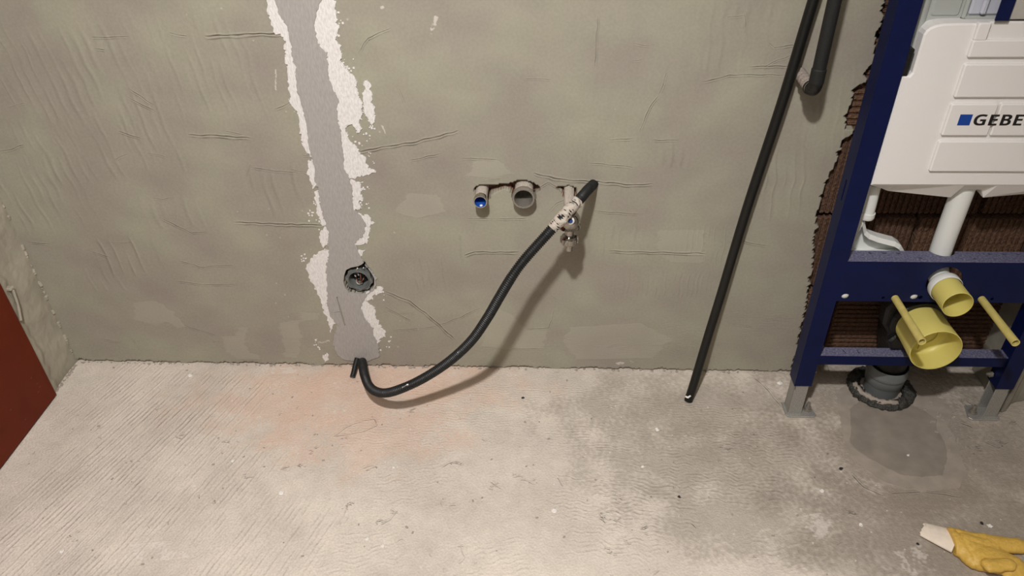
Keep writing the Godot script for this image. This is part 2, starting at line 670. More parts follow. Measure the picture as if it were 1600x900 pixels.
func layer(w: int, h: int, freq: float, seed_: int, octaves: int, stretch := 1.0) -> PackedByteArray:
	var f := FastNoiseLite.new()
	f.seed = seed_
	f.frequency = freq
	f.noise_type = FastNoiseLite.TYPE_SIMPLEX_SMOOTH
	f.fractal_type = FastNoiseLite.FRACTAL_FBM
	f.fractal_octaves = octaves
	var im := f.get_image(int(w / stretch), h, false, false, true)
	if stretch != 1.0:
		im.resize(w, h, Image.INTERPOLATE_CUBIC)
	im.convert(Image.FORMAT_L8)
	return im.get_data()

func canvas(w: int, h: int, x0: float, y0: float, per: float) -> Canvas:
	var c := Canvas.new()
	c.w = w
	c.h = h
	c.x0 = x0
	c.y0 = y0
	c.per = per
	c.n = noise
	return c

# ---------------------------------------------------------------- the back wall
func wall_y(p: PackedVector2Array) -> PackedVector2Array:   # wall points to canvas: down is positive
	var out := PackedVector2Array()
	for q in p:
		out.append(Vector2(q.x, -q.y))
	return out

func brick_outline() -> PackedVector2Array:
	var p := PackedVector2Array([Vector2(1.9053, 1.0305), Vector2(1.8925, 0.9310), Vector2(1.8958, 0.8596), Vector2(1.8990, 0.8097), Vector2(1.8900, 0.7865), Vector2(1.8974, 0.7722), Vector2(1.8812, 0.7669), Vector2(1.8759, 0.7524), Vector2(1.8796, 0.7214), Vector2(1.8746, 0.6993), Vector2(1.8802, 0.6755), Vector2(1.8953, 0.6671), Vector2(1.9015, 0.6628), Vector2(1.8847, 0.6513), Vector2(1.8818, 0.6412), Vector2(1.8764, 0.6015), Vector2(1.8705, 0.5682), Vector2(1.8700, 0.5342), Vector2(1.8652, 0.5057), Vector2(1.8639, 0.4733), Vector2(1.8702, 0.4503), Vector2(1.8729, 0.3979), Vector2(1.8813, 0.3719), Vector2(1.8859, 0.3365), Vector2(1.8902, 0.2743), Vector2(1.8916, 0.2461), Vector2(1.8923, 0.2134), Vector2(1.8961, 0.1721), Vector2(1.8966, 0.1317), Vector2(1.8991, 0.0798), Vector2(1.8999, 0.0435), Vector2(1.9007, 0.0153)])
	p.append(Vector2(1.9, 0.004))
	p.append(Vector2(2.9, 0.012))
	p.append(Vector2(2.9, 1.1))
	return ragged(p, 0.006, 0.006, 90.0, 3.0)

func slot_outline() -> PackedVector2Array:
	return PackedVector2Array([Vector2(1.1019, 0.5327), Vector2(1.1135, 0.5383), Vector2(1.1334, 0.5384), Vector2(1.1576, 0.5401), Vector2(1.1761, 0.5418), Vector2(1.1860, 0.5442), Vector2(1.1946, 0.5490), Vector2(1.2031, 0.5519), Vector2(1.2186, 0.5499), Vector2(1.2298, 0.5452), Vector2(1.2468, 0.5350), Vector2(1.2454, 0.5262), Vector2(1.2383, 0.5214), Vector2(1.2355, 0.5036), Vector2(1.1896, 0.5033), Vector2(1.1829, 0.5275), Vector2(1.1702, 0.5330), Vector2(1.1515, 0.5241), Vector2(1.1384, 0.5176), Vector2(1.1336, 0.5030), Vector2(1.1048, 0.5028), Vector2(1.1038, 0.5287)])

func valve_slot() -> PackedVector2Array:
	return PackedVector2Array([Vector2(1.2793, 0.5368), Vector2(1.2990, 0.5353), Vector2(1.3102, 0.5377), Vector2(1.3259, 0.5330), Vector2(1.3292, 0.5171), Vector2(1.3224, 0.5073), Vector2(1.3010, 0.5105), Vector2(1.2978, 0.5265)])

func box_hole() -> PackedVector2Array:
	return PackedVector2Array([Vector2(0.7744, 0.2928), Vector2(0.7817, 0.3097), Vector2(0.7952, 0.3174), Vector2(0.8129, 0.3213), Vector2(0.8229, 0.3269), Vector2(0.8283, 0.3325), Vector2(0.8302, 0.3233), Vector2(0.8355, 0.3159), Vector2(0.8416, 0.3029), Vector2(0.8472, 0.2860), Vector2(0.8449, 0.2670), Vector2(0.8382, 0.2515), Vector2(0.8239, 0.2396), Vector2(0.8011, 0.2354), Vector2(0.7795, 0.2410), Vector2(0.7722, 0.2564), Vector2(0.7700, 0.2737)])

func back_wall() -> void:
	var W := 2048
	var Hh := 1170
	var c := canvas(W, Hh, -0.02, -1.15, 1000.0)
	c.base(c8(153, 148, 134), [layer(W, Hh, 0.004, 1, 3), layer(W, Hh, 0.012, 2, 3, 2.0), layer(W, Hh, 0.12, 4, 2)], 0.07, [0.9, 0.12, 0.045], 0.018)
	# trowel strokes: centre, half size, lean, spacing, height
	var at := wall_y(PackedVector2Array([Vector2(0.3188, 0.7598), Vector2(0.5746, 0.8002), Vector2(0.0988, 0.5169), Vector2(0.2520, 0.3394), Vector2(0.1742, 0.2742), Vector2(0.2126, 0.6211), Vector2(0.6505, 0.5199), Vector2(0.9839, 0.2952), Vector2(1.5421, 0.6169), Vector2(1.3902, 0.4040), Vector2(1.5343, 0.2736), Vector2(1.7781, 0.5416), Vector2(1.6136, 0.8608), Vector2(1.0626, 0.8186), Vector2(0.4299, 0.4686), Vector2(0.1646, 0.7876), Vector2(0.8823, 0.8256), Vector2(1.4473, 0.7849), Vector2(0.4026, 0.6292), Vector2(1.6107, 0.3921), Vector2(1.2163, 0.7986), Vector2(1.8312, 0.7035)]))
	var spec := [[0.16, 0.15, 0.1, 0.022, 0.9], [0.12, 0.13, 0.09, 0.02, 0.75], [0.12, 0.11, 0.1, 0.021, 0.8], [0.085, 0.06, 0.09, 0.027, 1.4], [0.05, 0.04, 0.1, 0.024, 1.0], [0.13, 0.09, 0.12, 0.022, 0.8], [0.075, 0.07, 0.02, 0.024, 1.3], [0.05, 0.06, 0.0, 0.017, 1.0], [0.06, 0.035, 0.0, 0.02, 1.2], [0.11, 0.05, 0.0, 0.018, 0.8], [0.13, 0.04, 0.0, 0.011, 0.6], [0.06, 0.1, 0.08, 0.02, 1.0], [0.1, 0.08, 0.06, 0.022, 0.7], [0.15, 0.08, 0.0, 0.03, 0.4], [0.12, 0.05, 0.06, 0.026, 0.7], [0.06, 0.12, 0.1, 0.02, 0.7], [0.1, 0.1, 0.0, 0.03, 0.4], [0.2, 0.1, 0.0, 0.035, 0.35], [0.09, 0.07, 0.1, 0.02, 0.7], [0.1, 0.06, 0.0, 0.012, 0.5], [0.2, 0.12, 0.0, 0.04, 0.3], [0.06, 0.12, 0.1, 0.02, 0.5]]
	for i in spec.size():
		var s: Array = spec[i]
		c.comb(at[i], Vector2(s[0], s[1]), -s[2], s[3], s[4] * 1.25, 0.12, i * 7.3, i % 4 != 3)
	# fine level drag marks low on the wall
	for q in wall_y(PackedVector2Array([Vector2(1.0450, 0.0643), Vector2(1.3417, 0.0804), Vector2(1.6910, 0.1283), Vector2(0.5411, 0.0660), Vector2(0.2596, 0.0389), Vector2(1.5857, 0.0741), Vector2(1.7942, 0.1705)])):
		c.comb(q, Vector2(0.035, 0.17), PI / 2 + 0.01, 0.0075, 0.3, 0.3, q.x * 50.0)
	for q in wall_y(PackedVector2Array([Vector2(1.1558, 0.4735), Vector2(1.4536, 0.3373), Vector2(0.9779, 0.6002), Vector2(1.2960, 0.6750), Vector2(1.7562, 0.3042)])):
		c.comb(q, Vector2(0.03, 0.12), PI / 2 - 0.03, 0.009, 0.14, 0.3, q.x * 50.0)
	# smoothed or freshly patched places, a shade lighter
	var pale := c8(168, 163, 149)
	for p in [PackedVector2Array([Vector2(0.2186, 0.1996), Vector2(0.2677, 0.2083), Vector2(0.3022, 0.1967), Vector2(0.3172, 0.1683), Vector2(0.3324, 0.1269), Vector2(0.3165, 0.1181), Vector2(0.2926, 0.1409), Vector2(0.2523, 0.1298), Vector2(0.2059, 0.1438)]), PackedVector2Array([Vector2(0.4202, 0.0942), Vector2(0.4598, 0.0971), Vector2(0.4731, 0.1249), Vector2(0.4966, 0.1253), Vector2(0.4803, 0.0758), Vector2(0.4839, 0.0386), Vector2(0.5130, 0.0303), Vector2(0.5089, 0.0190), Vector2(0.4476, 0.0156), Vector2(0.4204, 0.0463)]), PackedVector2Array([Vector2(0.5834, 0.1414), Vector2(0.6385, 0.1526), Vector2(0.6296, 0.0676), Vector2(0.6043, 0.0231), Vector2(0.5776, 0.0270)]), PackedVector2Array([Vector2(0.6463, 0.1773), Vector2(0.6948, 0.1740), Vector2(0.6880, 0.1534), Vector2(0.6373, 0.1464)]), PackedVector2Array([Vector2(1.1105, 0.5976), Vector2(1.1593, 0.5992), Vector2(1.1893, 0.5686), Vector2(1.1439, 0.5559), Vector2(1.0849, 0.5619)]), PackedVector2Array([Vector2(1.1404, 0.2006), Vector2(1.1796, 0.1772), Vector2(1.2192, 0.1287), Vector2(1.2692, 0.1337), Vector2(1.2600, 0.0682), Vector2(1.1644, 0.0643), Vector2(1.1019, 0.0739), Vector2(1.1082, 0.1081)]), PackedVector2Array([Vector2(1.5155, 0.4257), Vector2(1.6236, 0.4265), Vector2(1.6325, 0.3356), Vector2(1.5505, 0.3383), Vector2(1.5261, 0.3596)]), PackedVector2Array([Vector2(0.9559, 0.5183), Vector2(1.0132, 0.5137), Vector2(1.0393, 0.4727), Vector2(0.9642, 0.4520), Vector2(0.9146, 0.4719)]), PackedVector2Array([Vector2(1.3238, 0.1387), Vector2(1.4981, 0.1558), Vector2(1.5824, 0.1057), Vector2(1.5402, 0.0410), Vector2(1.3432, 0.0328), Vector2(1.3088, 0.0904)])]:
		c.fill(wall_y(p), pale, 0.45, 0.35, 0.006)
	# scratches, trowel edges, cracks: (line, width, depth, lip)
	for l in [PackedVector2Array([Vector2(0.5792, 0.8691), Vector2(0.6313, 0.8701), Vector2(0.6836, 0.8724), Vector2(0.7366, 0.8734)]), PackedVector2Array([Vector2(0.8539, 0.6196), Vector2(0.9112, 0.6303), Vector2(0.9818, 0.6424), Vector2(1.0742, 0.6675)]), PackedVector2Array([Vector2(0.8658, 0.2441), Vector2(0.9262, 0.2135), Vector2(0.9750, 0.1660), Vector2(1.0303, 0.0940)]), PackedVector2Array([Vector2(0.4886, 0.6564), Vector2(0.5517, 0.6550), Vector2(0.6235, 0.6492)]), PackedVector2Array([Vector2(1.2341, 0.5687), Vector2(1.2705, 0.5580), Vector2(1.2987, 0.5518), Vector2(1.3618, 0.5490), Vector2(1.4462, 0.5399), Vector2(1.4947, 0.5433)]), PackedVector2Array([Vector2(0.5356, 0.4386), Vector2(0.6481, 0.4343), Vector2(0.7455, 0.4316)]), PackedVector2Array([Vector2(1.4069, 0.3673), Vector2(1.5256, 0.3649), Vector2(1.6320, 0.3624)]), PackedVector2Array([Vector2(1.0706, 0.3514), Vector2(1.0953, 0.3607), Vector2(1.1994, 0.3617)])]:
		c.groove(wall_y(l), 0.0021, 1.5, 1.7)
	for l in [PackedVector2Array([Vector2(0.3475, 0.8689), Vector2(0.3825, 0.8674), Vector2(0.4227, 0.8698)]), PackedVector2Array([Vector2(0.5082, 0.8757), Vector2(0.5428, 0.8693)]), PackedVector2Array([Vector2(0.3482, 0.8444), Vector2(0.3650, 0.8430)]), PackedVector2Array([Vector2(0.3778, 0.7430), Vector2(0.4313, 0.7104)]), PackedVector2Array([Vector2(0.3914, 0.7597), Vector2(0.4314, 0.7247)]), PackedVector2Array([Vector2(0.3356, 0.6651), Vector2(0.3801, 0.6488)]), PackedVector2Array([Vector2(0.5687, 0.6669), Vector2(0.6086, 0.6581)]), PackedVector2Array([Vector2(0.0502, 0.6160), Vector2(0.0827, 0.6238), Vector2(0.1113, 0.6331)]), PackedVector2Array([Vector2(0.6092, 0.5788), Vector2(0.6609, 0.5712), Vector2(0.7032, 0.5666)]), PackedVector2Array([Vector2(0.3612, 0.4511), Vector2(0.4286, 0.4080), Vector2(0.4685, 0.4137)]), PackedVector2Array([Vector2(0.3758, 0.3296), Vector2(0.4263, 0.3114), Vector2(0.5075, 0.3198)]), PackedVector2Array([Vector2(0.3506, 0.2686), Vector2(0.4203, 0.2578), Vector2(0.5016, 0.2608)]), PackedVector2Array([Vector2(0.1622, 0.3552), Vector2(0.2042, 0.3389)]), PackedVector2Array([Vector2(0.0135, 0.3812), Vector2(0.0694, 0.3744)]), PackedVector2Array([Vector2(0.3285, 0.1310), Vector2(0.4123, 0.0963)]), PackedVector2Array([Vector2(0.0996, 0.0801), Vector2(0.1234, 0.0739), Vector2(0.1446, 0.0699)]), PackedVector2Array([Vector2(1.0788, 0.6036), Vector2(1.1523, 0.6007)]), PackedVector2Array([Vector2(1.3543, 0.5938), Vector2(1.3944, 0.5893), Vector2(1.4498, 0.5834)]), PackedVector2Array([Vector2(1.3925, 0.6476), Vector2(1.4448, 0.6491)]), PackedVector2Array([Vector2(1.5710, 0.7714), Vector2(1.6246, 0.7871), Vector2(1.7328, 0.7869)]), PackedVector2Array([Vector2(1.6886, 0.8519), Vector2(1.7027, 0.8418), Vector2(1.7505, 0.8479)]), PackedVector2Array([Vector2(1.4987, 0.7926), Vector2(1.4970, 0.7716), Vector2(1.4901, 0.7501)]), PackedVector2Array([Vector2(0.8711, 0.1209), Vector2(0.9343, 0.1282), Vector2(0.9856, 0.1353)]), PackedVector2Array([Vector2(0.9924, 0.1396), Vector2(1.0509, 0.1672), Vector2(1.1070, 0.2002)]), PackedVector2Array([Vector2(1.0620, 0.4116), Vector2(1.0625, 0.3693), Vector2(1.0634, 0.3313)]), PackedVector2Array([Vector2(1.0820, 0.4529), Vector2(1.1552, 0.4517), Vector2(1.2180, 0.4539)]), PackedVector2Array([Vector2(1.2128, 0.1307), Vector2(1.2724, 0.1358), Vector2(1.2845, 0.1908)]), PackedVector2Array([Vector2(1.1628, 0.0664), Vector2(1.2600, 0.0682)]), PackedVector2Array([Vector2(1.4827, 0.6463), Vector2(1.5387, 0.6478)]), PackedVector2Array([Vector2(1.2468, 0.5350), Vector2(1.2665, 0.5454), Vector2(1.2821, 0.5360), Vector2(1.2950, 0.5249)]), PackedVector2Array([Vector2(1.2658, 0.4709), Vector2(1.2856, 0.4941), Vector2(1.3054, 0.5040)]), PackedVector2Array([Vector2(1.3583, 0.9047), Vector2(1.3579, 0.8619), Vector2(1.3567, 0.8073)]), PackedVector2Array([Vector2(0.8602, 0.1966), Vector2(0.8903, 0.1769), Vector2(0.9236, 0.1529)]), PackedVector2Array([Vector2(0.6901, 0.7147), Vector2(0.7351, 0.7358)]), PackedVector2Array([Vector2(1.6597, 0.8039), Vector2(1.7368, 0.8050)]), PackedVector2Array([Vector2(0.9636, 0.5971), Vector2(1.0350, 0.6156)]), PackedVector2Array([Vector2(1.6820, 0.4014), Vector2(1.7716, 0.3849)]), PackedVector2Array([Vector2(0.8835, 0.8347), Vector2(0.9067, 0.8639), Vector2(0.9534, 0.8824)]), PackedVector2Array([Vector2(1.3650, 0.4749), Vector2(1.4731, 0.4657)]), PackedVector2Array([Vector2(0.3062, 0.5981), Vector2(0.3403, 0.6137)]), PackedVector2Array([Vector2(1.4567, 0.6679), Vector2(1.4721, 0.7201), Vector2(1.4894, 0.7447)])]:
		c.groove(wall_y(l), 0.0014, 0.9, 0.9)
	for k in 34:   # faint edges left by the trowel
		var q := Vector2(rng.randf_range(0.05, 1.78), -rng.randf_range(0.03, 0.98))
		var a := rng.randfn(0.0, 0.22) + (PI / 2 if k % 5 == 0 else 0.0)
		var e := Vector2(cos(a), sin(a)) * rng.randf_range(0.015, 0.06)
		c.groove(PackedVector2Array([q, q + e * 0.5 + Vector2(0, rng.randf_range(-0.004, 0.004)), q + e]), 0.0012, 0.5, 0.6)
	# stray smears of white filler beside the channel and over the wall
	var chalk := c8(214, 206, 198)
	for p in [PackedVector2Array([Vector2(1.0311, 0.8758), Vector2(1.0412, 0.9077), Vector2(1.0485, 0.9052), Vector2(1.0416, 0.8807), Vector2(1.0332, 0.8708)]), PackedVector2Array([Vector2(1.4461, 0.0238), Vector2(1.4557, 0.0284), Vector2(1.4691, 0.0265), Vector2(1.4662, 0.0198), Vector2(1.4532, 0.0174)]), PackedVector2Array([Vector2(1.4819, 0.0311), Vector2(1.4916, 0.0335), Vector2(1.4921, 0.0269), Vector2(1.4839, 0.0268)]), PackedVector2Array([Vector2(0.9371, 0.9251), Vector2(0.9461, 0.9275), Vector2(0.9477, 0.9203), Vector2(0.9378, 0.9203)]), PackedVector2Array([Vector2(0.8248, 0.8323), Vector2(0.8287, 0.8323), Vector2(0.8243, 0.7795), Vector2(0.8197, 0.7755)]), PackedVector2Array([Vector2(0.7080, 0.8025), Vector2(0.7106, 0.8025), Vector2(0.7032, 0.7593), Vector2(0.7003, 0.7579)]), PackedVector2Array([Vector2(0.9104, 0.6818), Vector2(0.9145, 0.6818), Vector2(0.9191, 0.6629), Vector2(0.9164, 0.6629)]), PackedVector2Array([Vector2(0.6708, 0.0814), Vector2(0.7055, 0.0884), Vector2(0.7062, 0.0820), Vector2(0.6731, 0.0749)])]:
		c.fill(wall_y(p), chalk, 0.7, 0.3, 0.002, 0.5)
	for k in 42:   # specks of white
		var q := Vector2(rng.randf_range(0.55, 0.95), -rng.randf_range(0.02, 0.95))
		if k > 40:
			q = Vector2(rng.randf_range(0.0, 1.8), -rng.randf_range(0.02, 0.95))
		var r := rng.randf_range(0.0008, 0.002)
		c.fill(PackedVector2Array([q + Vector2(-r, -r), q + Vector2(r, -r), q + Vector2(r * 1.4, r), q + Vector2(-r, r)]), chalk, 0.4, 0.3, 0.0005)
	# the chiselled pipe slots show brick and broken plaster
	for p in [slot_outline(), valve_slot()]:
		c.fill(wall_y(p), c8(132, 100, 82), 0.9, 0.0, 0.001)
	c.fill(wall_y(box_hole()), c8(70, 62, 55), 0.9, 0.0, 0.001)
	var tex := c.textures()
	var m := StandardMaterial3D.new()
	m.resource_name = "wall_plaster"
	m.albedo_texture = tex[0]
	m.normal_enabled = true
	m.normal_texture = tex[1]
	m.roughness = 0.92
	m.metallic_specular = 0.35
	m.texture_repeat = false
	# the skin of plaster: a fine net with the slots sunk in and the broken edge by the frame
	var step := 0.003
	var nx := int(2.0 / step) + 1
	var ny := int(1.13 / step) + 1
	var z := PackedFloat32Array()
	z.resize(nx * ny)
	for j in ny:
		for i in nx:
			var x := i * step
			var y := j * step
			var d := 0.0007 * noise.get_noise_2d(x * 9.0, y * 9.0)
			if y < 0.0035 + 0.005 * noise.get_noise_2d(x * 22.0, 3.0) + 0.003 * noise.get_noise_2d(x * 90.0, 8.0):
				d -= 0.007 + 0.003 * noise.get_noise_2d(x * 60.0, 3.0)
			z[i + nx * j] = d
	sink(z, nx, step, brick_outline(), 0.06, 0.003, 0.0)
	sink(z, nx, step, slot_outline(), 0.03, 0.008, 7.0)
	sink(z, nx, step, valve_slot(), 0.02, 0.006, 9.0)
	sink(z, nx, step, box_hole(), 0.055, 0.0, 0.0)
	var vs := PackedVector3Array()
	var ns := PackedVector3Array()
	var us := PackedVector2Array()
	var ts := PackedFloat32Array()
	var ix := PackedInt32Array()
	vs.resize(nx * ny)
	ns.resize(nx * ny)
	us.resize(nx * ny)
	ts.resize(nx * ny * 4)
	for j in ny:
		for i in nx:
			var k := i + nx * j
			var dx := z[k + (1 if i < nx - 1 else 0)] - z[k - (1 if i > 0 else 0)]
			var dy := z[k + (nx if j < ny - 1 else 0)] - z[k - (nx if j > 0 else 0)]
			vs[k] = Vector3(i * step, j * step, z[k])
			ns[k] = Vector3(-dx, -dy, 2.0 * step).normalized()
			us[k] = Vector2((i * step + 0.02) * 1000.0 / W, (1.15 - j * step) * 1000.0 / Hh)
			ts[k * 4] = 1.0
			ts[k * 4 + 3] = 1.0
	ix.resize((nx - 1) * (ny - 1) * 6)
	var o := 0
	for j in ny - 1:
		for i in nx - 1:
			var k := i + nx * j
			for v in [k, k + nx, k + nx + 1, k, k + nx + 1, k + 1]:
				ix[o] = v
				o += 1
	var arrays := []
	arrays.resize(Mesh.ARRAY_MAX)
	arrays[Mesh.ARRAY_VERTEX] = vs
	arrays[Mesh.ARRAY_NORMAL] = ns
	arrays[Mesh.ARRAY_TEX_UV] = us
	arrays[Mesh.ARRAY_TANGENT] = ts
	arrays[Mesh.ARRAY_INDEX] = ix
	var skin := ArrayMesh.new()
	skin.add_surface_from_arrays(Mesh.PRIMITIVE_TRIANGLES, arrays)
	var wall := Node3D.new()
	wall.name = "wall_back"
	wall.set_meta("kind", "structure")
	wall.set_meta("label", "rough grey-beige plastered back wall with a filled cable channel")
	add_child(wall)
	put("plaster_coat", skin, m, wall)
	# the masonry behind the plaster, and the plaster above the part in view
	var st := begin()
	box(st, Vector3(-0.2, -0.1, -0.3), Vector3(2.95, 2.5, -0.075))
	put("masonry", done(st), M.joint, wall)
	st = begin()
	box(st, Vector3(0.0, 1.128, -0.08), Vector3(2.9, 2.4, 0.0), 0.0005)
	put("upper_plaster", done(st), M.plaster, wall)
	# hollow clay bricks laid bare round the frame
	var rows := [0.058, 0.258, 0.458, 0.657, 0.857, 1.057]
	brick_row(wall, -0.14, 0.05, 1.75, false)
	for r in rows.size():
		var upright := r == 1 or r == 2
		brick_row(wall, rows[r] + 0.006, 0.187 if r < 5 else 0.07, 1.72 + (0.13 if r % 2 else 0.0), upright)
	# the filled cable channel
	var white := [PackedVector2Array([Vector2(0.7398, 1.0413), Vector2(0.7206, 0.9853), Vector2(0.7181, 0.9385), Vector2(0.7161, 0.9046), Vector2(0.7206, 0.8773), Vector2(0.7382, 0.8684), Vector2(0.7362, 0.8519), Vector2(0.7343, 0.8222), Vector2(0.7300, 0.7864), Vector2(0.7261, 0.7455), Vector2(0.7253, 0.7344), Vector2(0.7294, 0.7203), Vector2(0.7352, 0.7147), Vector2(0.7368, 0.6788), Vector2(0.7328, 0.6344), Vector2(0.7463, 0.6072), Vector2(0.7602, 0.6057), Vector2(0.7622, 0.6420), Vector2(0.7630, 0.6788), Vector2(0.7612, 0.7076), Vector2(0.7608, 0.7357), Vector2(0.7548, 0.7551), Vector2(0.7575, 0.7769), Vector2(0.7590, 0.8351), Vector2(0.7620, 0.8582), Vector2(0.7604, 0.8771), Vector2(0.7584, 0.8871), Vector2(0.7492, 0.9117), Vector2(0.7457, 0.9383), Vector2(0.7452, 0.9851), Vector2(0.7638, 1.0411)]), PackedVector2Array([Vector2(0.7407, 0.5995), Vector2(0.7345, 0.5808), Vector2(0.7332, 0.5573), Vector2(0.7383, 0.5284), Vector2(0.7507, 0.5414), Vector2(0.7597, 0.5605), Vector2(0.7603, 0.5809), Vector2(0.7535, 0.5995)]), PackedVector2Array([Vector2(0.7404, 0.5236), Vector2(0.7379, 0.5007), Vector2(0.7400, 0.4874), Vector2(0.7342, 0.4707), Vector2(0.7385, 0.4521), Vector2(0.7443, 0.4333), Vector2(0.7624, 0.4334), Vector2(0.7617, 0.4574), Vector2(0.7565, 0.4708), Vector2(0.7599, 0.5008), Vector2(0.7584, 0.5269)]), PackedVector2Array([Vector2(0.7455, 0.4316), Vector2(0.7300, 0.4018), Vector2(0.7316, 0.3841), Vector2(0.7375, 0.3734), Vector2(0.7576, 0.3843), Vector2(0.7684, 0.4144), Vector2(0.7618, 0.4300)]), PackedVector2Array([Vector2(0.7366, 0.3680), Vector2(0.7107, 0.3514), Vector2(0.6871, 0.3236), Vector2(0.6856, 0.2974), Vector2(0.6926, 0.2651), Vector2(0.7010, 0.2301), Vector2(0.7082, 0.1863), Vector2(0.7114, 0.1455), Vector2(0.7143, 0.1120), Vector2(0.7236, 0.1394), Vector2(0.7358, 0.1438), Vector2(0.7308, 0.1745), Vector2(0.7329, 0.2088), Vector2(0.7426, 0.2599), Vector2(0.7463, 0.3037), Vector2(0.7569, 0.3409), Vector2(0.7516, 0.3663)]),
		PackedVector2Array([Vector2(0.8331, 1.0404), Vector2(0.8211, 0.9845), Vector2(0.8168, 0.9378), Vector2(0.8079, 0.9223), Vector2(0.7980, 0.9017), Vector2(0.7954, 0.8869), Vector2(0.7964, 0.8707), Vector2(0.8008, 0.8516), Vector2(0.8123, 0.8349), Vector2(0.8089, 0.7903), Vector2(0.8118, 0.7592), Vector2(0.8225, 0.7591), Vector2(0.8213, 0.7343), Vector2(0.8139, 0.7217), Vector2(0.8137, 0.7033), Vector2(0.8163, 0.6672), Vector2(0.8127, 0.6346), Vector2(0.8104, 0.6104), Vector2(0.8086, 0.5796), Vector2(0.8138, 0.5576), Vector2(0.8263, 0.5545), Vector2(0.8575, 0.5625), Vector2(0.8903, 0.5736), Vector2(0.8700, 0.5813), Vector2(0.8702, 0.6045), Vector2(0.8573, 0.6136), Vector2(0.8492, 0.6362), Vector2(0.8400, 0.6495), Vector2(0.8361, 0.6701), Vector2(0.8423, 0.6846), Vector2(0.8517, 0.6832), Vector2(0.8571, 0.6628), Vector2(0.8642, 0.6643), Vector2(0.8719, 0.7005), Vector2(0.8774, 0.7217), Vector2(0.8748, 0.7522), Vector2(0.8737, 0.7632), Vector2(0.8669, 0.7901), Vector2(0.8568, 0.8021), Vector2(0.8479, 0.8218), Vector2(0.8511, 0.8514), Vector2(0.8411, 0.8616), Vector2(0.8526, 0.8866), Vector2(0.8480, 0.8977), Vector2(0.8533, 0.9160), Vector2(0.8517, 0.9376), Vector2(0.8553, 0.9843), Vector2(0.8713, 1.0401)]),
		PackedVector2Array([Vector2(0.8230, 0.5513), Vector2(0.8513, 0.5482), Vector2(0.8469, 0.5160), Vector2(0.8479, 0.5013), Vector2(0.8372, 0.4980), Vector2(0.8437, 0.4814), Vector2(0.8293, 0.4730), Vector2(0.8118, 0.4746), Vector2(0.8142, 0.5011), Vector2(0.8165, 0.5369)]), PackedVector2Array([Vector2(0.8326, 0.4646), Vector2(0.8573, 0.4614), Vector2(0.8668, 0.4428), Vector2(0.8551, 0.4324), Vector2(0.8513, 0.4028), Vector2(0.8429, 0.3851), Vector2(0.8173, 0.3759), Vector2(0.8023, 0.3776), Vector2(0.8039, 0.3883), Vector2(0.8288, 0.4149), Vector2(0.8378, 0.4374), Vector2(0.8287, 0.4578)]), PackedVector2Array([Vector2(0.8128, 0.3651), Vector2(0.8375, 0.3672), Vector2(0.8271, 0.3580), Vector2(0.8234, 0.3416), Vector2(0.8157, 0.3415)]), PackedVector2Array([Vector2(0.8342, 0.2456), Vector2(0.8536, 0.2613), Vector2(0.8642, 0.2576), Vector2(0.8638, 0.2401), Vector2(0.8490, 0.2360), Vector2(0.8333, 0.2378)]), PackedVector2Array([Vector2(0.8194, 0.2415), Vector2(0.8327, 0.2456), Vector2(0.8428, 0.2379), Vector2(0.8345, 0.2221), Vector2(0.8077, 0.2138), Vector2(0.8165, 0.2317)]), PackedVector2Array([Vector2(0.7978, 0.1997), Vector2(0.8120, 0.2218), Vector2(0.8279, 0.2081), Vector2(0.8358, 0.1942), Vector2(0.8371, 0.1659), Vector2(0.8423, 0.1413), Vector2(0.8546, 0.1206), Vector2(0.8529, 0.1059), Vector2(0.8364, 0.0928), Vector2(0.8302, 0.0691), Vector2(0.8226, 0.0754), Vector2(0.8195, 0.0904), Vector2(0.8086, 0.1093), Vector2(0.8102, 0.1346), Vector2(0.7938, 0.1591)]), PackedVector2Array([Vector2(0.8893, 0.7807), Vector2(0.8997, 0.7794), Vector2(0.8997, 0.7481), Vector2(0.9007, 0.7245), Vector2(0.9012, 0.6962), Vector2(0.8928, 0.6832), Vector2(0.8843, 0.6919), Vector2(0.8778, 0.7245), Vector2(0.8815, 0.7522)]), PackedVector2Array([Vector2(0.6789, 0.0290), Vector2(0.6880, 0.0424), Vector2(0.6944, 0.0403), Vector2(0.6912, 0.0203), Vector2(0.6781, 0.0133)])]
	for p in white:
		st = begin()
		plate(st, ragged(ragged(p, 0.004, 0.004, 75.0, 1.0), 0.002, 0.0014, 380.0, 8.0), -0.004, rng.randf_range(0.0016, 0.0024), 0.0005)
		put("gypsum_patch", done(st), M.gypsum, wall)
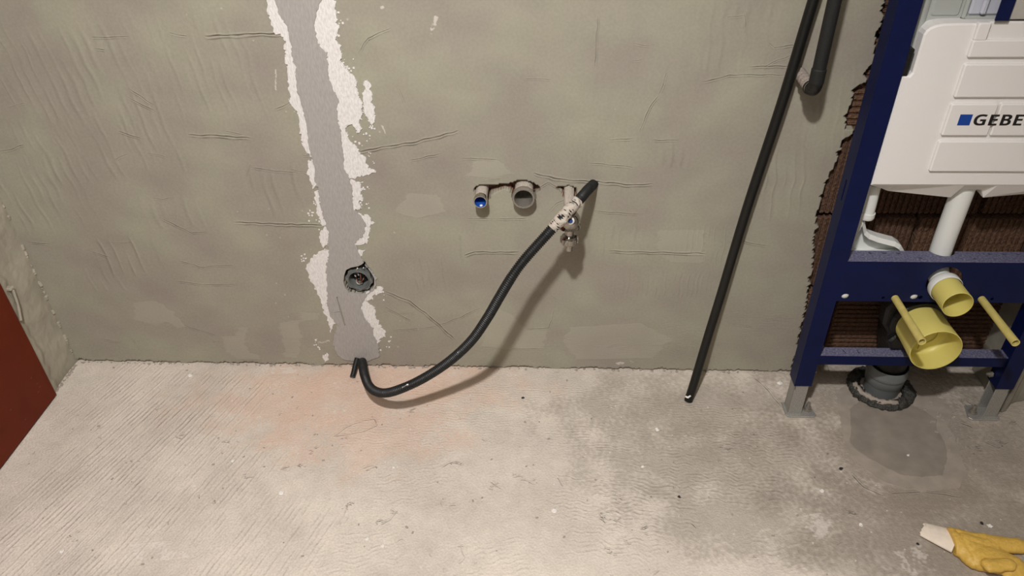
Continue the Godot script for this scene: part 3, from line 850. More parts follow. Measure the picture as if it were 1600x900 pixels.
	var strip := PackedVector2Array([Vector2(0.7686, 1.0410), Vector2(0.7476, 0.9851), Vector2(0.7356, 0.9384), Vector2(0.7391, 0.9118), Vector2(0.7482, 0.8871), Vector2(0.7501, 0.8771), Vector2(0.7517, 0.8582), Vector2(0.7486, 0.8351), Vector2(0.7505, 0.8037), Vector2(0.7468, 0.7769), Vector2(0.7441, 0.7551), Vector2(0.7499, 0.7357), Vector2(0.7503, 0.7076), Vector2(0.7520, 0.6788), Vector2(0.7482, 0.6419), Vector2(0.7497, 0.6102), Vector2(0.7514, 0.5794), Vector2(0.7468, 0.5525), Vector2(0.7514, 0.5285), Vector2(0.7497, 0.5008), Vector2(0.7501, 0.4590), Vector2(0.7539, 0.4368), Vector2(0.7563, 0.4143), Vector2(0.7484, 0.3842), Vector2(0.7465, 0.3536), Vector2(0.7380, 0.3297), Vector2(0.7322, 0.3036), Vector2(0.7282, 0.2597), Vector2(0.7184, 0.2086), Vector2(0.7216, 0.1683), Vector2(0.7335, 0.1396), Vector2(0.7237, 0.1079), Vector2(0.7122, 0.0778), Vector2(0.7183, 0.0408), Vector2(0.7327, 0.0233), Vector2(0.7625, 0.0172), Vector2(0.7970, 0.0201), Vector2(0.8296, 0.0362), Vector2(0.8327, 0.0626), Vector2(0.8295, 0.0906), Vector2(0.8219, 0.1096), Vector2(0.8248, 0.1327), Vector2(0.8061, 0.1654), Vector2(0.8021, 0.1958), Vector2(0.8093, 0.2138), Vector2(0.8216, 0.2337), Vector2(0.8411, 0.2496), Vector2(0.8496, 0.2670), Vector2(0.8522, 0.2880), Vector2(0.8396, 0.3123), Vector2(0.8281, 0.3307), Vector2(0.8228, 0.3489), Vector2(0.8166, 0.3705), Vector2(0.8140, 0.3848), Vector2(0.8408, 0.4150), Vector2(0.8483, 0.4375), Vector2(0.8393, 0.4596), Vector2(0.8239, 0.4763), Vector2(0.8259, 0.5012), Vector2(0.8281, 0.5369), Vector2(0.8243, 0.5608), Vector2(0.8171, 0.5796), Vector2(0.8203, 0.6104), Vector2(0.8211, 0.6346), Vector2(0.8232, 0.6672), Vector2(0.8219, 0.7033), Vector2(0.8220, 0.7217), Vector2(0.8307, 0.7343), Vector2(0.8211, 0.7591), Vector2(0.8155, 0.7902), Vector2(0.8214, 0.8349), Vector2(0.8082, 0.8491), Vector2(0.8054, 0.8706), Vector2(0.8047, 0.8893), Vector2(0.8069, 0.9016), Vector2(0.8179, 0.9222), Vector2(0.8256, 0.9378), Vector2(0.8309, 0.9845), Vector2(0.8463, 1.0403)])
	st = begin()
	var hole := box_hole()
	# left open: the socket hole and a long slit below it
	var slit := PackedVector2Array([Vector2(0.7457, 0.2288), Vector2(0.7489, 0.2288), Vector2(0.7564, 0.1379), Vector2(0.7530, 0.1378), Vector2(0.7492, 0.1821), Vector2(0.7045, 0.1737), Vector2(0.7046, 0.1741), Vector2(0.7490, 0.1837)])
	for piece in Geometry2D.clip_polygons(cw(ragged(strip, 0.004, 0.0028, 140.0, 5.0)), hole):
		for bit in Geometry2D.clip_polygons(piece, slit):
			plate(st, bit, -0.004, 0.0034, 0.0005)
	var filler := put("mortar_filler", done(st), M.mortar, wall)
	filler.set_meta("label", "grey mortar strip filling the channel")
	# loose specks of filler along both edges
	st = begin()
	for edge in PackedVector2Array([Vector2(0.8498, 0.9257), Vector2(0.8523, 0.9014), Vector2(0.8489, 0.8704), Vector2(0.8609, 0.8126), Vector2(0.8620, 0.7928), Vector2(0.8958, 0.6746), Vector2(0.8760, 0.6599), Vector2(0.8574, 0.6451), Vector2(0.8734, 0.6075), Vector2(0.8765, 0.5767), Vector2(0.8549, 0.5210), Vector2(0.8535, 0.4882), Vector2(0.8185, 0.3397), Vector2(0.8229, 0.3269), Vector2(0.8506, 0.1143), Vector2(0.8547, 0.0931), Vector2(0.8274, 0.0603), Vector2(0.8649, 0.2362), Vector2(0.7326, 0.4874), Vector2(0.7298, 0.4537), Vector2(0.7223, 0.4706), Vector2(0.6913, 0.3384), Vector2(0.6775, 0.3474), Vector2(0.6752, 0.0575), Vector2(0.6721, 0.0792), Vector2(0.7983, 0.2157)]):
		for k in 5:
			var q := edge + Vector2(rng.randfn(0, 0.006), rng.randfn(0, 0.009))
			var r := rng.randf_range(0.0008, 0.0024)
			box(st, Vector3(q.x - r, q.y - r, -0.002), Vector3(q.x + r, q.y + r * rng.randf_range(0.5, 1.5), 0.0015), 0.0006)
	var specks := put("filler_specks", done(st), M.gypsum, wall)
	specks.set_meta("kind", "stuff")

# sinks the net of heights inside an outline
func sink(z: PackedFloat32Array, nx: int, step: float, p: PackedVector2Array, depth: float, rough: float, off: float) -> void:
	var lo := p[0]
	var hi := p[0]
	for q in p:
		lo = lo.min(q)
		hi = hi.max(q)
	var ny := z.size() / nx
	for j in range(maxi(0, int(lo.y / step)), mini(ny, int(hi.y / step) + 2)):
		for i in range(maxi(0, int(lo.x / step)), mini(nx, int(hi.x / step) + 2)):
			var q := Vector2(i, j) * step
			if Geometry2D.is_point_in_polygon(q, p):
				z[i + nx * j] = -depth + rough * noise.get_noise_3d(q.x * 120, q.y * 120, off)

func brick_row(wall: Node3D, y: float, height: float, from: float, upright: bool) -> void:
	var x := from
	var k := 0
	while x < 2.75:
		var st := begin()
		var w := 0.245
		var face := -0.0155 + 0.0025 * noise.get_noise_2d(x * 31.0, y * 17.0)
		# the face is drawn into grooves, level or upright
		var n := int((w if upright else height) / 0.0125)
		var span := (w if upright else height) / n
		for g in n:
			for half in 2:
				var a := span * (g + 0.62 * half)
				var b := span * (g + (0.62 if half == 0 else 1.0))
				var f := face - 0.004 * half
				if upright:
					box(st, Vector3(x + a, y, -0.076), Vector3(x + b, y + height, f), 0.0012)
				else:
					box(st, Vector3(x, y + a, -0.076), Vector3(x + w, y + b, f), 0.0012)
		put("brick", done(st), M.brick if (k + int(y * 10)) % 3 else M.brick_light, wall)
		x += w + 0.011
		k += 1

# ---------------------------------------------------------------- floor
func floor_slab() -> void:
	var W := 2048
	var D := 820
	var per := 800.0
	var c := canvas(W, D, -0.03, -0.03, per)
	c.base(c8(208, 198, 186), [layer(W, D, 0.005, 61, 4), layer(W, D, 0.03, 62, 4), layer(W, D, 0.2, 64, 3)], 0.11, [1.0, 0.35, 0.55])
	# combed screed, leaning on the left, level towards the wall, waving in the middle
	var lean := atan2(0.34, 1.0)
	var at := PackedVector2Array([Vector2(0.2192, 0.4164), Vector2(0.3198, 0.2799), Vector2(0.2159, 0.5666), Vector2(0.5226, 0.4080), Vector2(0.2035, 0.1306), Vector2(0.4342, 0.1705), Vector2(0.3622, 0.5309), Vector2(0.7021, 0.5675)])
	for i in at.size():
		c.comb(at[i], Vector2(0.13, 0.16), lean, 0.012, 1.5, 0.06, i * 5.1, true)
	at = PackedVector2Array([Vector2(0.9390, 0.1130), Vector2(1.1810, 0.1072), Vector2(1.4215, 0.1014), Vector2(1.6220, 0.1414), Vector2(1.1073, 0.1974), Vector2(1.3380, 0.2333), Vector2(1.4871, 0.2496), Vector2(1.7143, 0.2236), Vector2(0.9121, 0.2442)])
	for i in at.size():
		c.comb(at[i], Vector2(0.05, 0.16), PI / 2 + 0.02, 0.0085, 0.8, 0.25, i * 3.7, true)
	at = PackedVector2Array([Vector2(1.3884, 0.4189), Vector2(1.4952, 0.4495), Vector2(1.6205, 0.3417), Vector2(1.4095, 0.5159), Vector2(1.6845, 0.3759), Vector2(1.7506, 0.2626), Vector2(1.4763, 0.3638)])
	for i in at.size():
		c.comb(at[i], Vector2(0.07, 0.12), PI / 2 + 0.1, 0.0105, 1.1, 0.45, i * 2.9, true)
	at = PackedVector2Array([Vector2(1.1498, 0.5837), Vector2(0.9660, 0.3957), Vector2(0.8862, 0.5620), Vector2(1.7552, 0.5361), Vector2(1.9849, 0.2565)])
	for i in at.size():
		c.comb(at[i], Vector2(0.06, 0.1), PI / 2 - 0.25, 0.011, 0.9, 0.35, i * 4.3, true)
	# pinkish blotches with broken edges, round the foot of the channel
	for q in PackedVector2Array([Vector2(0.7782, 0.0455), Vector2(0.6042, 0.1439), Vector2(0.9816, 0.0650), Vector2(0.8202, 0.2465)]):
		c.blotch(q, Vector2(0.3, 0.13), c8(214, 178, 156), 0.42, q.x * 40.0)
	# grey cement smears, the floor tone darker towards the right
	for q in PackedVector2Array([Vector2(1.6687, 0.1403), Vector2(1.5686, 0.3059), Vector2(1.7799, 0.2618), Vector2(1.6779, 0.4767), Vector2(1.4971, 0.1445)]):
		c.blotch(q, Vector2(0.26, 0.13), c8(160, 151, 139), 0.6, q.x * 30.0)
	for q in PackedVector2Array([Vector2(2.1339, 0.0844), Vector2(2.0010, 0.2944), Vector2(2.1887, 0.2511), Vector2(2.2202, 0.4288), Vector2(1.9951, 0.4675), Vector2(1.9906, 0.0415), Vector2(2.3823, 0.2065), Vector2(2.1121, 0.5547)]):
		c.blotch(q, Vector2(0.27, 0.2), c8(146, 136, 124), 0.6, q.x * 20.0)  # dirty grey by the frame, painted darker to deepen the bar shadow
	for p in [PackedVector2Array([Vector2(1.8170, 0.4485), Vector2(1.8595, 0.4391), Vector2(1.8609, 0.4793), Vector2(1.8387, 0.5110), Vector2(1.8127, 0.4885)]), PackedVector2Array([Vector2(1.9725, 0.5296), Vector2(2.0294, 0.5129), Vector2(2.0312, 0.5714), Vector2(1.9761, 0.5872)]), PackedVector2Array([Vector2(0.4039, 0.5610), Vector2(0.4809, 0.5510), Vector2(0.5494, 0.5871), Vector2(0.4508, 0.6048)]), PackedVector2Array([Vector2(0.5315, 0.0137), Vector2(0.6149, 0.0042), Vector2(0.6133, 0.0295), Vector2(0.5469, 0.0359)])]:
		c.fill(p, c8(222, 214, 206), 0.55, 0.3, 0.01, 0.75)
	# dried puddle ring, scratches, footprints of tools
	for l in [PackedVector2Array([Vector2(0.7598, 0.2522), Vector2(0.7840, 0.2225), Vector2(0.8180, 0.1982), Vector2(0.8485, 0.1932), Vector2(0.8568, 0.2122), Vector2(0.8331, 0.2338), Vector2(0.7963, 0.2430), Vector2(0.7629, 0.2521)]), PackedVector2Array([Vector2(0.8409, 0.4394), Vector2(0.8361, 0.4683), Vector2(0.8333, 0.5043)]), PackedVector2Array([Vector2(1.0306, 0.3392), Vector2(1.0508, 0.3235), Vector2(1.0736, 0.3305)]), PackedVector2Array([Vector2(0.8502, 0.3478), Vector2(0.8663, 0.3398), Vector2(0.8714, 0.3359)]), PackedVector2Array([Vector2(1.1424, 0.3766), Vector2(1.1573, 0.3869), Vector2(1.1722, 0.4006)]), PackedVector2Array([Vector2(1.0570, 0.4452), Vector2(1.0735, 0.4431)]), PackedVector2Array([Vector2(1.0948, 0.5482), Vector2(1.1048, 0.5704), Vector2(1.0933, 0.5855)]), PackedVector2Array([Vector2(0.9206, 0.4986), Vector2(0.9387, 0.4851), Vector2(0.9463, 0.4651)]), PackedVector2Array([Vector2(1.3798, 0.4527), Vector2(1.3920, 0.4769)]), PackedVector2Array([Vector2(1.2919, 0.3598), Vector2(1.3058, 0.3863)]), PackedVector2Array([Vector2(1.4790, 0.5996), Vector2(1.4928, 0.5878)]), PackedVector2Array([Vector2(2.3010, 0.0917), Vector2(2.3171, 0.1244), Vector2(2.3252, 0.1563)]), PackedVector2Array([Vector2(2.2527, 0.1687), Vector2(2.2753, 0.1847)]), PackedVector2Array([Vector2(2.2847, 0.2290), Vector2(2.3047, 0.2481), Vector2(2.3358, 0.2277)]), PackedVector2Array([Vector2(2.1991, 0.2606), Vector2(2.2149, 0.2736)]), PackedVector2Array([Vector2(2.0116, 0.3842), Vector2(2.0815, 0.3788), Vector2(2.1577, 0.3904)]), PackedVector2Array([Vector2(1.9462, 0.3329), Vector2(1.9625, 0.3682), Vector2(1.9949, 0.3933)]), PackedVector2Array([Vector2(1.8026, 0.0219), Vector2(1.8242, 0.0688), Vector2(1.8474, 0.1359)])]:
		c.groove(l, 0.0018, 1.8, 0.8)
	# clusters of chips and short cracks in the screed
	for q in PackedVector2Array([Vector2(0.3901, 0.2617), Vector2(0.5057, 0.2710), Vector2(0.2774, 0.5460), Vector2(0.5918, 0.3807), Vector2(0.7221, 0.2974), Vector2(0.7076, 0.3441), Vector2(1.0588, 0.3290), Vector2(1.1501, 0.3853), Vector2(1.0945, 0.5452), Vector2(0.8626, 0.3437), Vector2(0.9380, 0.4654), Vector2(0.9099, 0.4924), Vector2(1.4166, 0.4095), Vector2(1.3859, 0.4657), Vector2(1.4054, 0.4765), Vector2(1.4286, 0.5231), Vector2(1.4706, 0.4938), Vector2(1.3943, 0.5498), Vector2(1.2279, 0.3742), Vector2(1.1962, 0.3660), Vector2(0.6718, 0.3488), Vector2(0.8351, 0.4515), Vector2(0.9297, 0.1584), Vector2(1.6770, 0.2645), Vector2(1.8997, 0.4379), Vector2(1.6878, 0.5529), Vector2(2.3139, 0.2282), Vector2(2.2467, 0.2496), Vector2(2.3728, 0.1657), Vector2(2.2807, 0.1033), Vector2(0.2892, 0.1741), Vector2(0.3009, 0.3397)]):
		for k in 5:
			var p: Vector2 = q + Vector2(rng.randfn(0, 0.007), rng.randfn(0, 0.005))
			var a := rng.randf_range(-0.6, 0.6)
			var e := Vector2(cos(a), sin(a)) * rng.randf_range(0.003, 0.008)
			c.groove(PackedVector2Array([p, p + e, p + e * 1.6 + Vector2(rng.randf_range(-0.003, 0.003), rng.randf_range(-0.003, 0.003))]), 0.0011, 2.6, 1.2)
	for k in 90:   # nicks
		var q := Vector2(rng.randf_range(0.05, 2.4), rng.randf_range(0.01, 0.75))
		var a := rng.randf_range(0, TAU)
		var l := rng.randf_range(0.003, 0.009)
		var e := Vector2(cos(a), sin(a)) * l
		c.groove(PackedVector2Array([q, q + e, q + e * 1.6 + Vector2(rng.randf_range(-l, l), rng.randf_range(-l, l))]), 0.0012, 1.5, 0.8)
	for k in 300:   # specks of plaster, dark grit
		var q := Vector2(rng.randf_range(0.05, 2.4), rng.randf_range(0.01, 0.75))
		var r := rng.randf_range(0.0008, 0.002)
		c.fill(PackedVector2Array([q + Vector2(-r, -r), q + Vector2(r, -r), q + Vector2(r, r), q + Vector2(-r, r * 1.5)]), c8(232, 224, 214) if k % 5 else c8(110, 98, 88), 0.6, 0.5, 0.0005)
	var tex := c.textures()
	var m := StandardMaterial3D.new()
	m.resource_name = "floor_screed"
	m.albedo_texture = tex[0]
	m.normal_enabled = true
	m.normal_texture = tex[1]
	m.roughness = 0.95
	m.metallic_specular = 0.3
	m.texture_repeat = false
	var st := begin()
	var lo := Vector2(-0.03, -0.03)
	var hi := lo + Vector2(W, D) / per
	st.set_smooth_group(0xFFFFFFFF)
	for p in [Vector2(0, 0), Vector2(1, 0), Vector2(1, 1), Vector2(0, 0), Vector2(1, 1), Vector2(0, 1)]:
		st.set_uv(p)
		st.add_vertex(Vector3(lerpf(lo.x, hi.x, p.x), 0, lerpf(lo.y, hi.y, p.y)))
	st.generate_normals()
	st.generate_tangents()
	var slab := Node3D.new()
	slab.name = "floor"
	slab.set_meta("kind", "structure")
	slab.set_meta("label", "bare pinkish-grey screed floor with comb marks")
	add_child(slab)
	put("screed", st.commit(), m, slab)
	st = begin()
	box(st, Vector3(-0.3, -0.2, -0.32), Vector3(3.1, -0.001, 3.0))
	box(st, Vector3(-0.1, -0.05, hi.y), Vector3(3.0, 0.0, 2.9), 0.0005)
	box(st, Vector3(hi.x, -0.05, -0.1), Vector3(3.0, 0.0, hi.y), 0.0005)
	put("slab_body", done(st), M.screed_plain, slab)
	# smoothed mortar in front of the drain
	var xf := Transform3D(Basis(Vector3.RIGHT, Vector3.FORWARD, Vector3.UP), Vector3.ZERO)
	var flip := func(p: PackedVector2Array) -> PackedVector2Array:
		var out := PackedVector2Array()
		for q in p:
			out.append(Vector2(q.x, -q.y))
		return out
	st = begin()
	plate(st, ragged(flip.call(PackedVector2Array([Vector2(1.9917, 0.0695), Vector2(2.0307, 0.0406), Vector2(2.2147, 0.0363), Vector2(2.2558, 0.1259), Vector2(2.2212, 0.1799), Vector2(2.2177, 0.2504), Vector2(2.1980, 0.3351), Vector2(2.1655, 0.3661), Vector2(2.0815, 0.3788), Vector2(2.0317, 0.3663), Vector2(1.9976, 0.3459), Vector2(1.9664, 0.2915), Vector2(1.9589, 0.2374), Vector2(1.9753, 0.1544)])), 0.006, 0.004, 60.0, 2.0), -0.004, 0.0011, 0.0008, xf)
	put("mortar_apron", done(st), M.mortar_patch, slab)
	st = begin()
	plate(st, ragged(flip.call(PackedVector2Array([Vector2(2.0067, 0.1320), Vector2(1.9934, 0.1836), Vector2(1.9736, 0.2370), Vector2(1.9786, 0.2625), Vector2(2.0023, 0.2906), Vector2(2.0311, 0.3178), Vector2(2.0568, 0.3353), Vector2(2.1009, 0.3395), Vector2(2.1437, 0.3330), Vector2(2.1577, 0.3088), Vector2(2.1750, 0.2841), Vector2(2.1896, 0.2315), Vector2(2.1885, 0.1911), Vector2(2.1998, 0.1595), Vector2(2.1791, 0.1278), Vector2(2.1339, 0.0844), Vector2(2.0554, 0.0863)])), 0.005, 0.002, 60.0, 6.0), -0.003, 0.0019, 0.0006, xf)
	put("damp_mortar", done(st), M.mortar_damp, slab)
	# a thin line of broken plaster where the wall meets the floor
	st = begin()
	for k in 110:
		var x := rng.randf_range(0.01, 1.83)
		var r := rng.randf_range(0.001, 0.0035)
		box(st, Vector3(-r, -r * 0.6, -r), Vector3(r, r * 0.6, r * 0.8), r * 0.3, Transform3D(Basis.from_euler(Vector3(rng.randf(), rng.randf() * TAU, rng.randf())), Vector3(x, r * 0.3, rng.randf_range(0.0, 0.006))))
	for k in 60:
		var z := rng.randf_range(0.01, 0.12)
		var r := rng.randf_range(0.001, 0.003)
		box(st, Vector3(-r, -r * 0.6, -r), Vector3(r, r * 0.6, r * 0.8), r * 0.3, Transform3D(Basis.from_euler(Vector3(rng.randf(), rng.randf() * TAU, rng.randf())), Vector3(rng.randf_range(0.003, 0.012), r * 0.3, z)))
	var line := put("plaster_rubble", done(st), M.crumb_grey, slab)
	line.set_meta("kind", "stuff")

# ---------------------------------------------------------------- the other walls
func left_wall() -> void:
	var wall := Node3D.new()
	wall.name = "wall_left"
	wall.set_meta("kind", "structure")
	wall.set_meta("label", "greenish grey plastered left wall beside the door")
	add_child(wall)
	# uneven plaster between the corner and the door
	var st := begin()
	st.set_smooth_group(1)
	var nz := 60
	var ny := 240
	var f := func(i: int, j: int) -> Vector3:
		var z := -0.01 + 0.23 * i / nz
		var y := 1.2 * j / ny
		var d := 0.003 * noise.get_noise_2d(z * 9.0 + 5.0, y * 3.0) + 0.00025 * noise.get_noise_2d(z * 60.0, y * 20.0 + 9.0)
		d += 0.004 * smoothstep(0.095, 0.11, z + 0.012 * noise.get_noise_2d(y * 20.0, 4.0))
		return Vector3(d + 0.001, y, z)
	for j in ny:
		for i in nz:
			quad(st, f.call(i, j), f.call(i + 1, j), f.call(i + 1, j + 1), f.call(i, j + 1))
	put("plaster_coat", done(st), M.plaster_side, wall)
	st = begin()
	box(st, Vector3(-0.3, 0.0, -0.1), Vector3(-0.008, 2.4, 3.0))
	box(st, Vector3(-0.02, 1.199, -0.005), Vector3(0.002, 2.4, 0.22), 0.0005)
	box(st, Vector3(-0.02, 0.0, 1.05), Vector3(0.002, 2.4, 2.9), 0.0005)
	box(st, Vector3(-0.02, 2.06, 0.2), Vector3(0.002, 2.4, 1.06), 0.0005)
	put("wall_body", done(st), M.plaster_side, wall)
	# broken render in the corner and beside the door edge
	st = begin()
	for k in 26:
		var y := rng.randf_range(0.02, 0.5)
		var r := rng.randf_range(0.0012, 0.0042)
		box(st, Vector3(-r, -r * 1.8, -r), Vector3(r, r * 1.8, r), r * 0.4, Transform3D(Basis.from_euler(Vector3(rng.randf_range(-0.4, 0.4), rng.randf() * 2, rng.randf_range(-0.4, 0.4))), Vector3(0.002, y, 0.002)))
	var c := put("corner_crumbs", done(st), M.plaster_side, wall)
	c.set_meta("kind", "stuff")
	st = begin()
	var a: Vector3 = Vector3(0.0120, 0.3134, 0.1005)
	var b: Vector3 = Vector3(0.0120, 0.2354, 0.1179)
	tube(st, PackedVector3Array([a, a.lerp(b, 0.5) + Vector3(0, 0, -0.002), b]), func(_s): return 0.0032, 7, true, 0.005)
	put("plaster_burr", done(st), M.plaster_side, wall)
	st = begin()
	box(st, a + Vector3(-0.012, 0.0, -0.005), a + Vector3(0.004, 0.008, 0.009), 0.002)
	put("filler_lump", done(st), M.plaster_side, wall)
	# the door leaf, flush in its opening
	var door := Node3D.new()
	door.name = "door_1"
	door.set_meta("kind", "structure")
	door.set_meta("label", "rust-red door leaf in the left wall")
	add_child(door)
	put("leaf", boxmesh(Vector3(-0.02, 0.004, 0.131), Vector3(0.0195, 2.05, 1.04), 0.0018), M.door_red, door)
	st = begin()
	for p in [Vector3(0.0195, 0.1053, 0.1779), Vector3(0.0195, 0.0795, 0.1705), Vector3(0.0195, 0.0595, 0.1788), Vector3(0.0195, 0.0917, 0.2729), Vector3(0.0195, 0.0666, 0.1681), Vector3(0.0195, 0.0370, 0.2502)]:
		box(st, p + Vector3(-0.001, -0.0012, -0.002), p + Vector3(0.0003, 0.0008, 0.003), 0.0002, Transform3D.IDENTITY)
	put("paint_chip", done(st), M.wire_brown, door).set_meta("kind", "stuff")
	st = begin()
	rod(st, Vector3(0.0195, 1.02, 0.98), Vector3(0.065, 1.02, 0.98), 0.008)
	rod(st, Vector3(0.06, 1.02, 0.985), Vector3(0.06, 1.02, 0.87), 0.008)
	put("handle", done(st), M.zinc, door)

func other_walls() -> void:
	structure("wall_right", boxmesh(Vector3(2.72, 0, -0.1), Vector3(2.95, 2.4, 3.0)), M.ceiling_white, "white right wall")
	structure("wall_front", boxmesh(Vector3(-0.2, 0, 2.75), Vector3(2.95, 2.4, 3.0)), M.ceiling_white, "white wall behind the viewer")
	structure("ceiling", boxmesh(Vector3(-0.3, 2.4, -0.3), Vector3(3.0, 2.5, 3.0)), M.ceiling_white, "white ceiling")
	# a step of plaster beside the frame, with a rounded edge
	var st := begin()
	var xf := Transform3D(Basis(Vector3.RIGHT, Vector3.FORWARD, Vector3.UP), Vector3.ZERO)
	plate(st, PackedVector2Array([Vector2(2.362, 0.02), Vector2(2.362, -0.136), Vector2(2.376, -0.13), Vector2(2.395, -0.108), Vector2(2.415, -0.098), Vector2(2.438, -0.093), Vector2(2.73, -0.088), Vector2(2.73, 0.02)]), 0.004, 2.4, 0.001, xf)
	structure("wall_pier", done(st), M.plaster, "thickened strip of plaster right of the toilet frame")

func work_lamp(at: Vector3, aim: Vector3, energy: float) -> void:
	var t := thing("work_lamp", "lamp with a round metal reflector hung from the ceiling, turned to the floor", "lamp", at)
	var tint := Color(1.0, 0.985, 0.975)
	var dir := (aim - at).normalized()
	var glow := StandardMaterial3D.new()
	glow.resource_name = "lamp_glow"
	glow.albedo_color = Color(1, 0.97, 0.92)
	glow.emission_enabled = true
	glow.emission = tint
	glow.emission_energy_multiplier = 3.0
	var shade := StandardMaterial3D.new()
	shade.resource_name = "lamp_shade"
	shade.albedo_color = Color(0.55, 0.55, 0.53)
	shade.roughness = 0.5
	var st := begin()
	lathe(st, [Vector2(0.0, 0.002), Vector2(0.03, 0.001), Vector2(0.042, -0.004)], along(-dir * 0.02, dir), 32)
	put("bulb_face", done(st), glow, t)
	st = begin()
	lathe(st, [Vector2(0.0, -0.13), Vector2(0.028, -0.13), Vector2(0.03, -0.07), Vector2(0.05, -0.045), Vector2(0.06, -0.022), Vector2(0.058, -0.022), Vector2(0.044, -0.03), Vector2(0.0, -0.032)], along(Vector3.ZERO, dir), 40)
	put("reflector", done(st), shade, t)
	st = begin()
	tube(st, smooth_path([-dir * 0.125, -dir * 0.15 + Vector3(0, 0.03, 0), -dir * 0.15 + Vector3(0, 2.41 - at.y, 0)], 0.01), func(_s): return 0.004, 8)
	put("cord", done(st), M.black_plastic, t)
	var l := SpotLight3D.new()
	l.name = "beam"
	l.light_color = tint
	l.light_energy = energy
	l.spot_range = 8.0
	l.spot_attenuation = 2.0
	l.spot_angle = 55.0
	l.spot_angle_attenuation = 1.0
	l.light_size = 0.042
	l.shadow_enabled = true
	l.basis = Basis.looking_at(dir, Vector3.FORWARD)
	t.add_child(l)

func fill_panel(at: Vector3, size: Vector2, energy: float) -> void:  # added soft fill: an unseen panel that lifts the shadows
	var t := thing("added_fill_panel", "unseen square light panel added on the ceiling as soft fill", "lamp", at)
	var glow := StandardMaterial3D.new()
	glow.resource_name = "fill_glow"
	glow.albedo_color = Color(1, 1, 1)
	glow.emission_enabled = true
	glow.emission = Color(1.0, 0.985, 0.975)
	glow.emission_energy_multiplier = 1.0
	put("diffuser", boxmesh(Vector3(-size.x / 2, -0.012, -size.y / 2), Vector3(size.x / 2, 0.0, size.y / 2)), glow, t)
	var st := begin()
	for e in [[-1, 0], [1, 0], [0, -1], [0, 1]]:
		var c := Vector3(e[0] * size.x / 2, 0.0, e[1] * size.y / 2)
		var h := Vector3(0.012 if e[0] else size.x / 2, 0.016, 0.012 if e[1] else size.y / 2)
		box(st, c - h, c + h * Vector3(1, 0.6, 1), 0.002)
	put("frame", done(st), M.white_plastic, t)
	var l := AreaLight3D.new()
	l.name = "fill_light"
	l.light_color = Color(1.0, 0.985, 0.975)
	l.light_energy = energy
	l.area_size = size * 0.95
	l.area_range = 8.0
	l.area_attenuation = 2.0
	l.shadow_enabled = true
	l.position = Vector3(0, -0.02, 0)
	l.rotation = Vector3(-PI / 2, 0, 0)
	t.add_child(l)

# ---------------------------------------------------------------- the toilet frame
func csg_box(parent: Node, size: Vector3, at: Vector3, cut := true) -> CSGBox3D:
	var b := CSGBox3D.new()
	b.size = size
	b.position = at
	if parent is CSGShape3D:
		b.material = parent.material
	if cut:
		b.operation = CSGShape3D.OPERATION_SUBTRACTION
	b.name = "cut"
	parent.add_child(b, true)
	return b

func csg_rod(parent: Node, r: float, long: float, at: Vector3, turn := Vector3.ZERO, scale_ := Vector3.ONE) -> void:
	var b := CSGCylinder3D.new()
	b.radius = r
	b.height = long
	b.sides = 28
	b.position = at
	b.rotation = turn
	b.scale = scale_
	b.material = parent.material
	b.operation = CSGShape3D.OPERATION_SUBTRACTION
	b.name = "cut"
	parent.add_child(b, true)

func csg_plate(called: String, lo: Vector3, hi: Vector3, m: Material, parent: Node) -> CSGBox3D:
	var b := CSGBox3D.new()
	b.name = called
	b.size = hi - lo
	b.position = (hi + lo) / 2
	b.material = m
	parent.add_child(b, true)
	return b

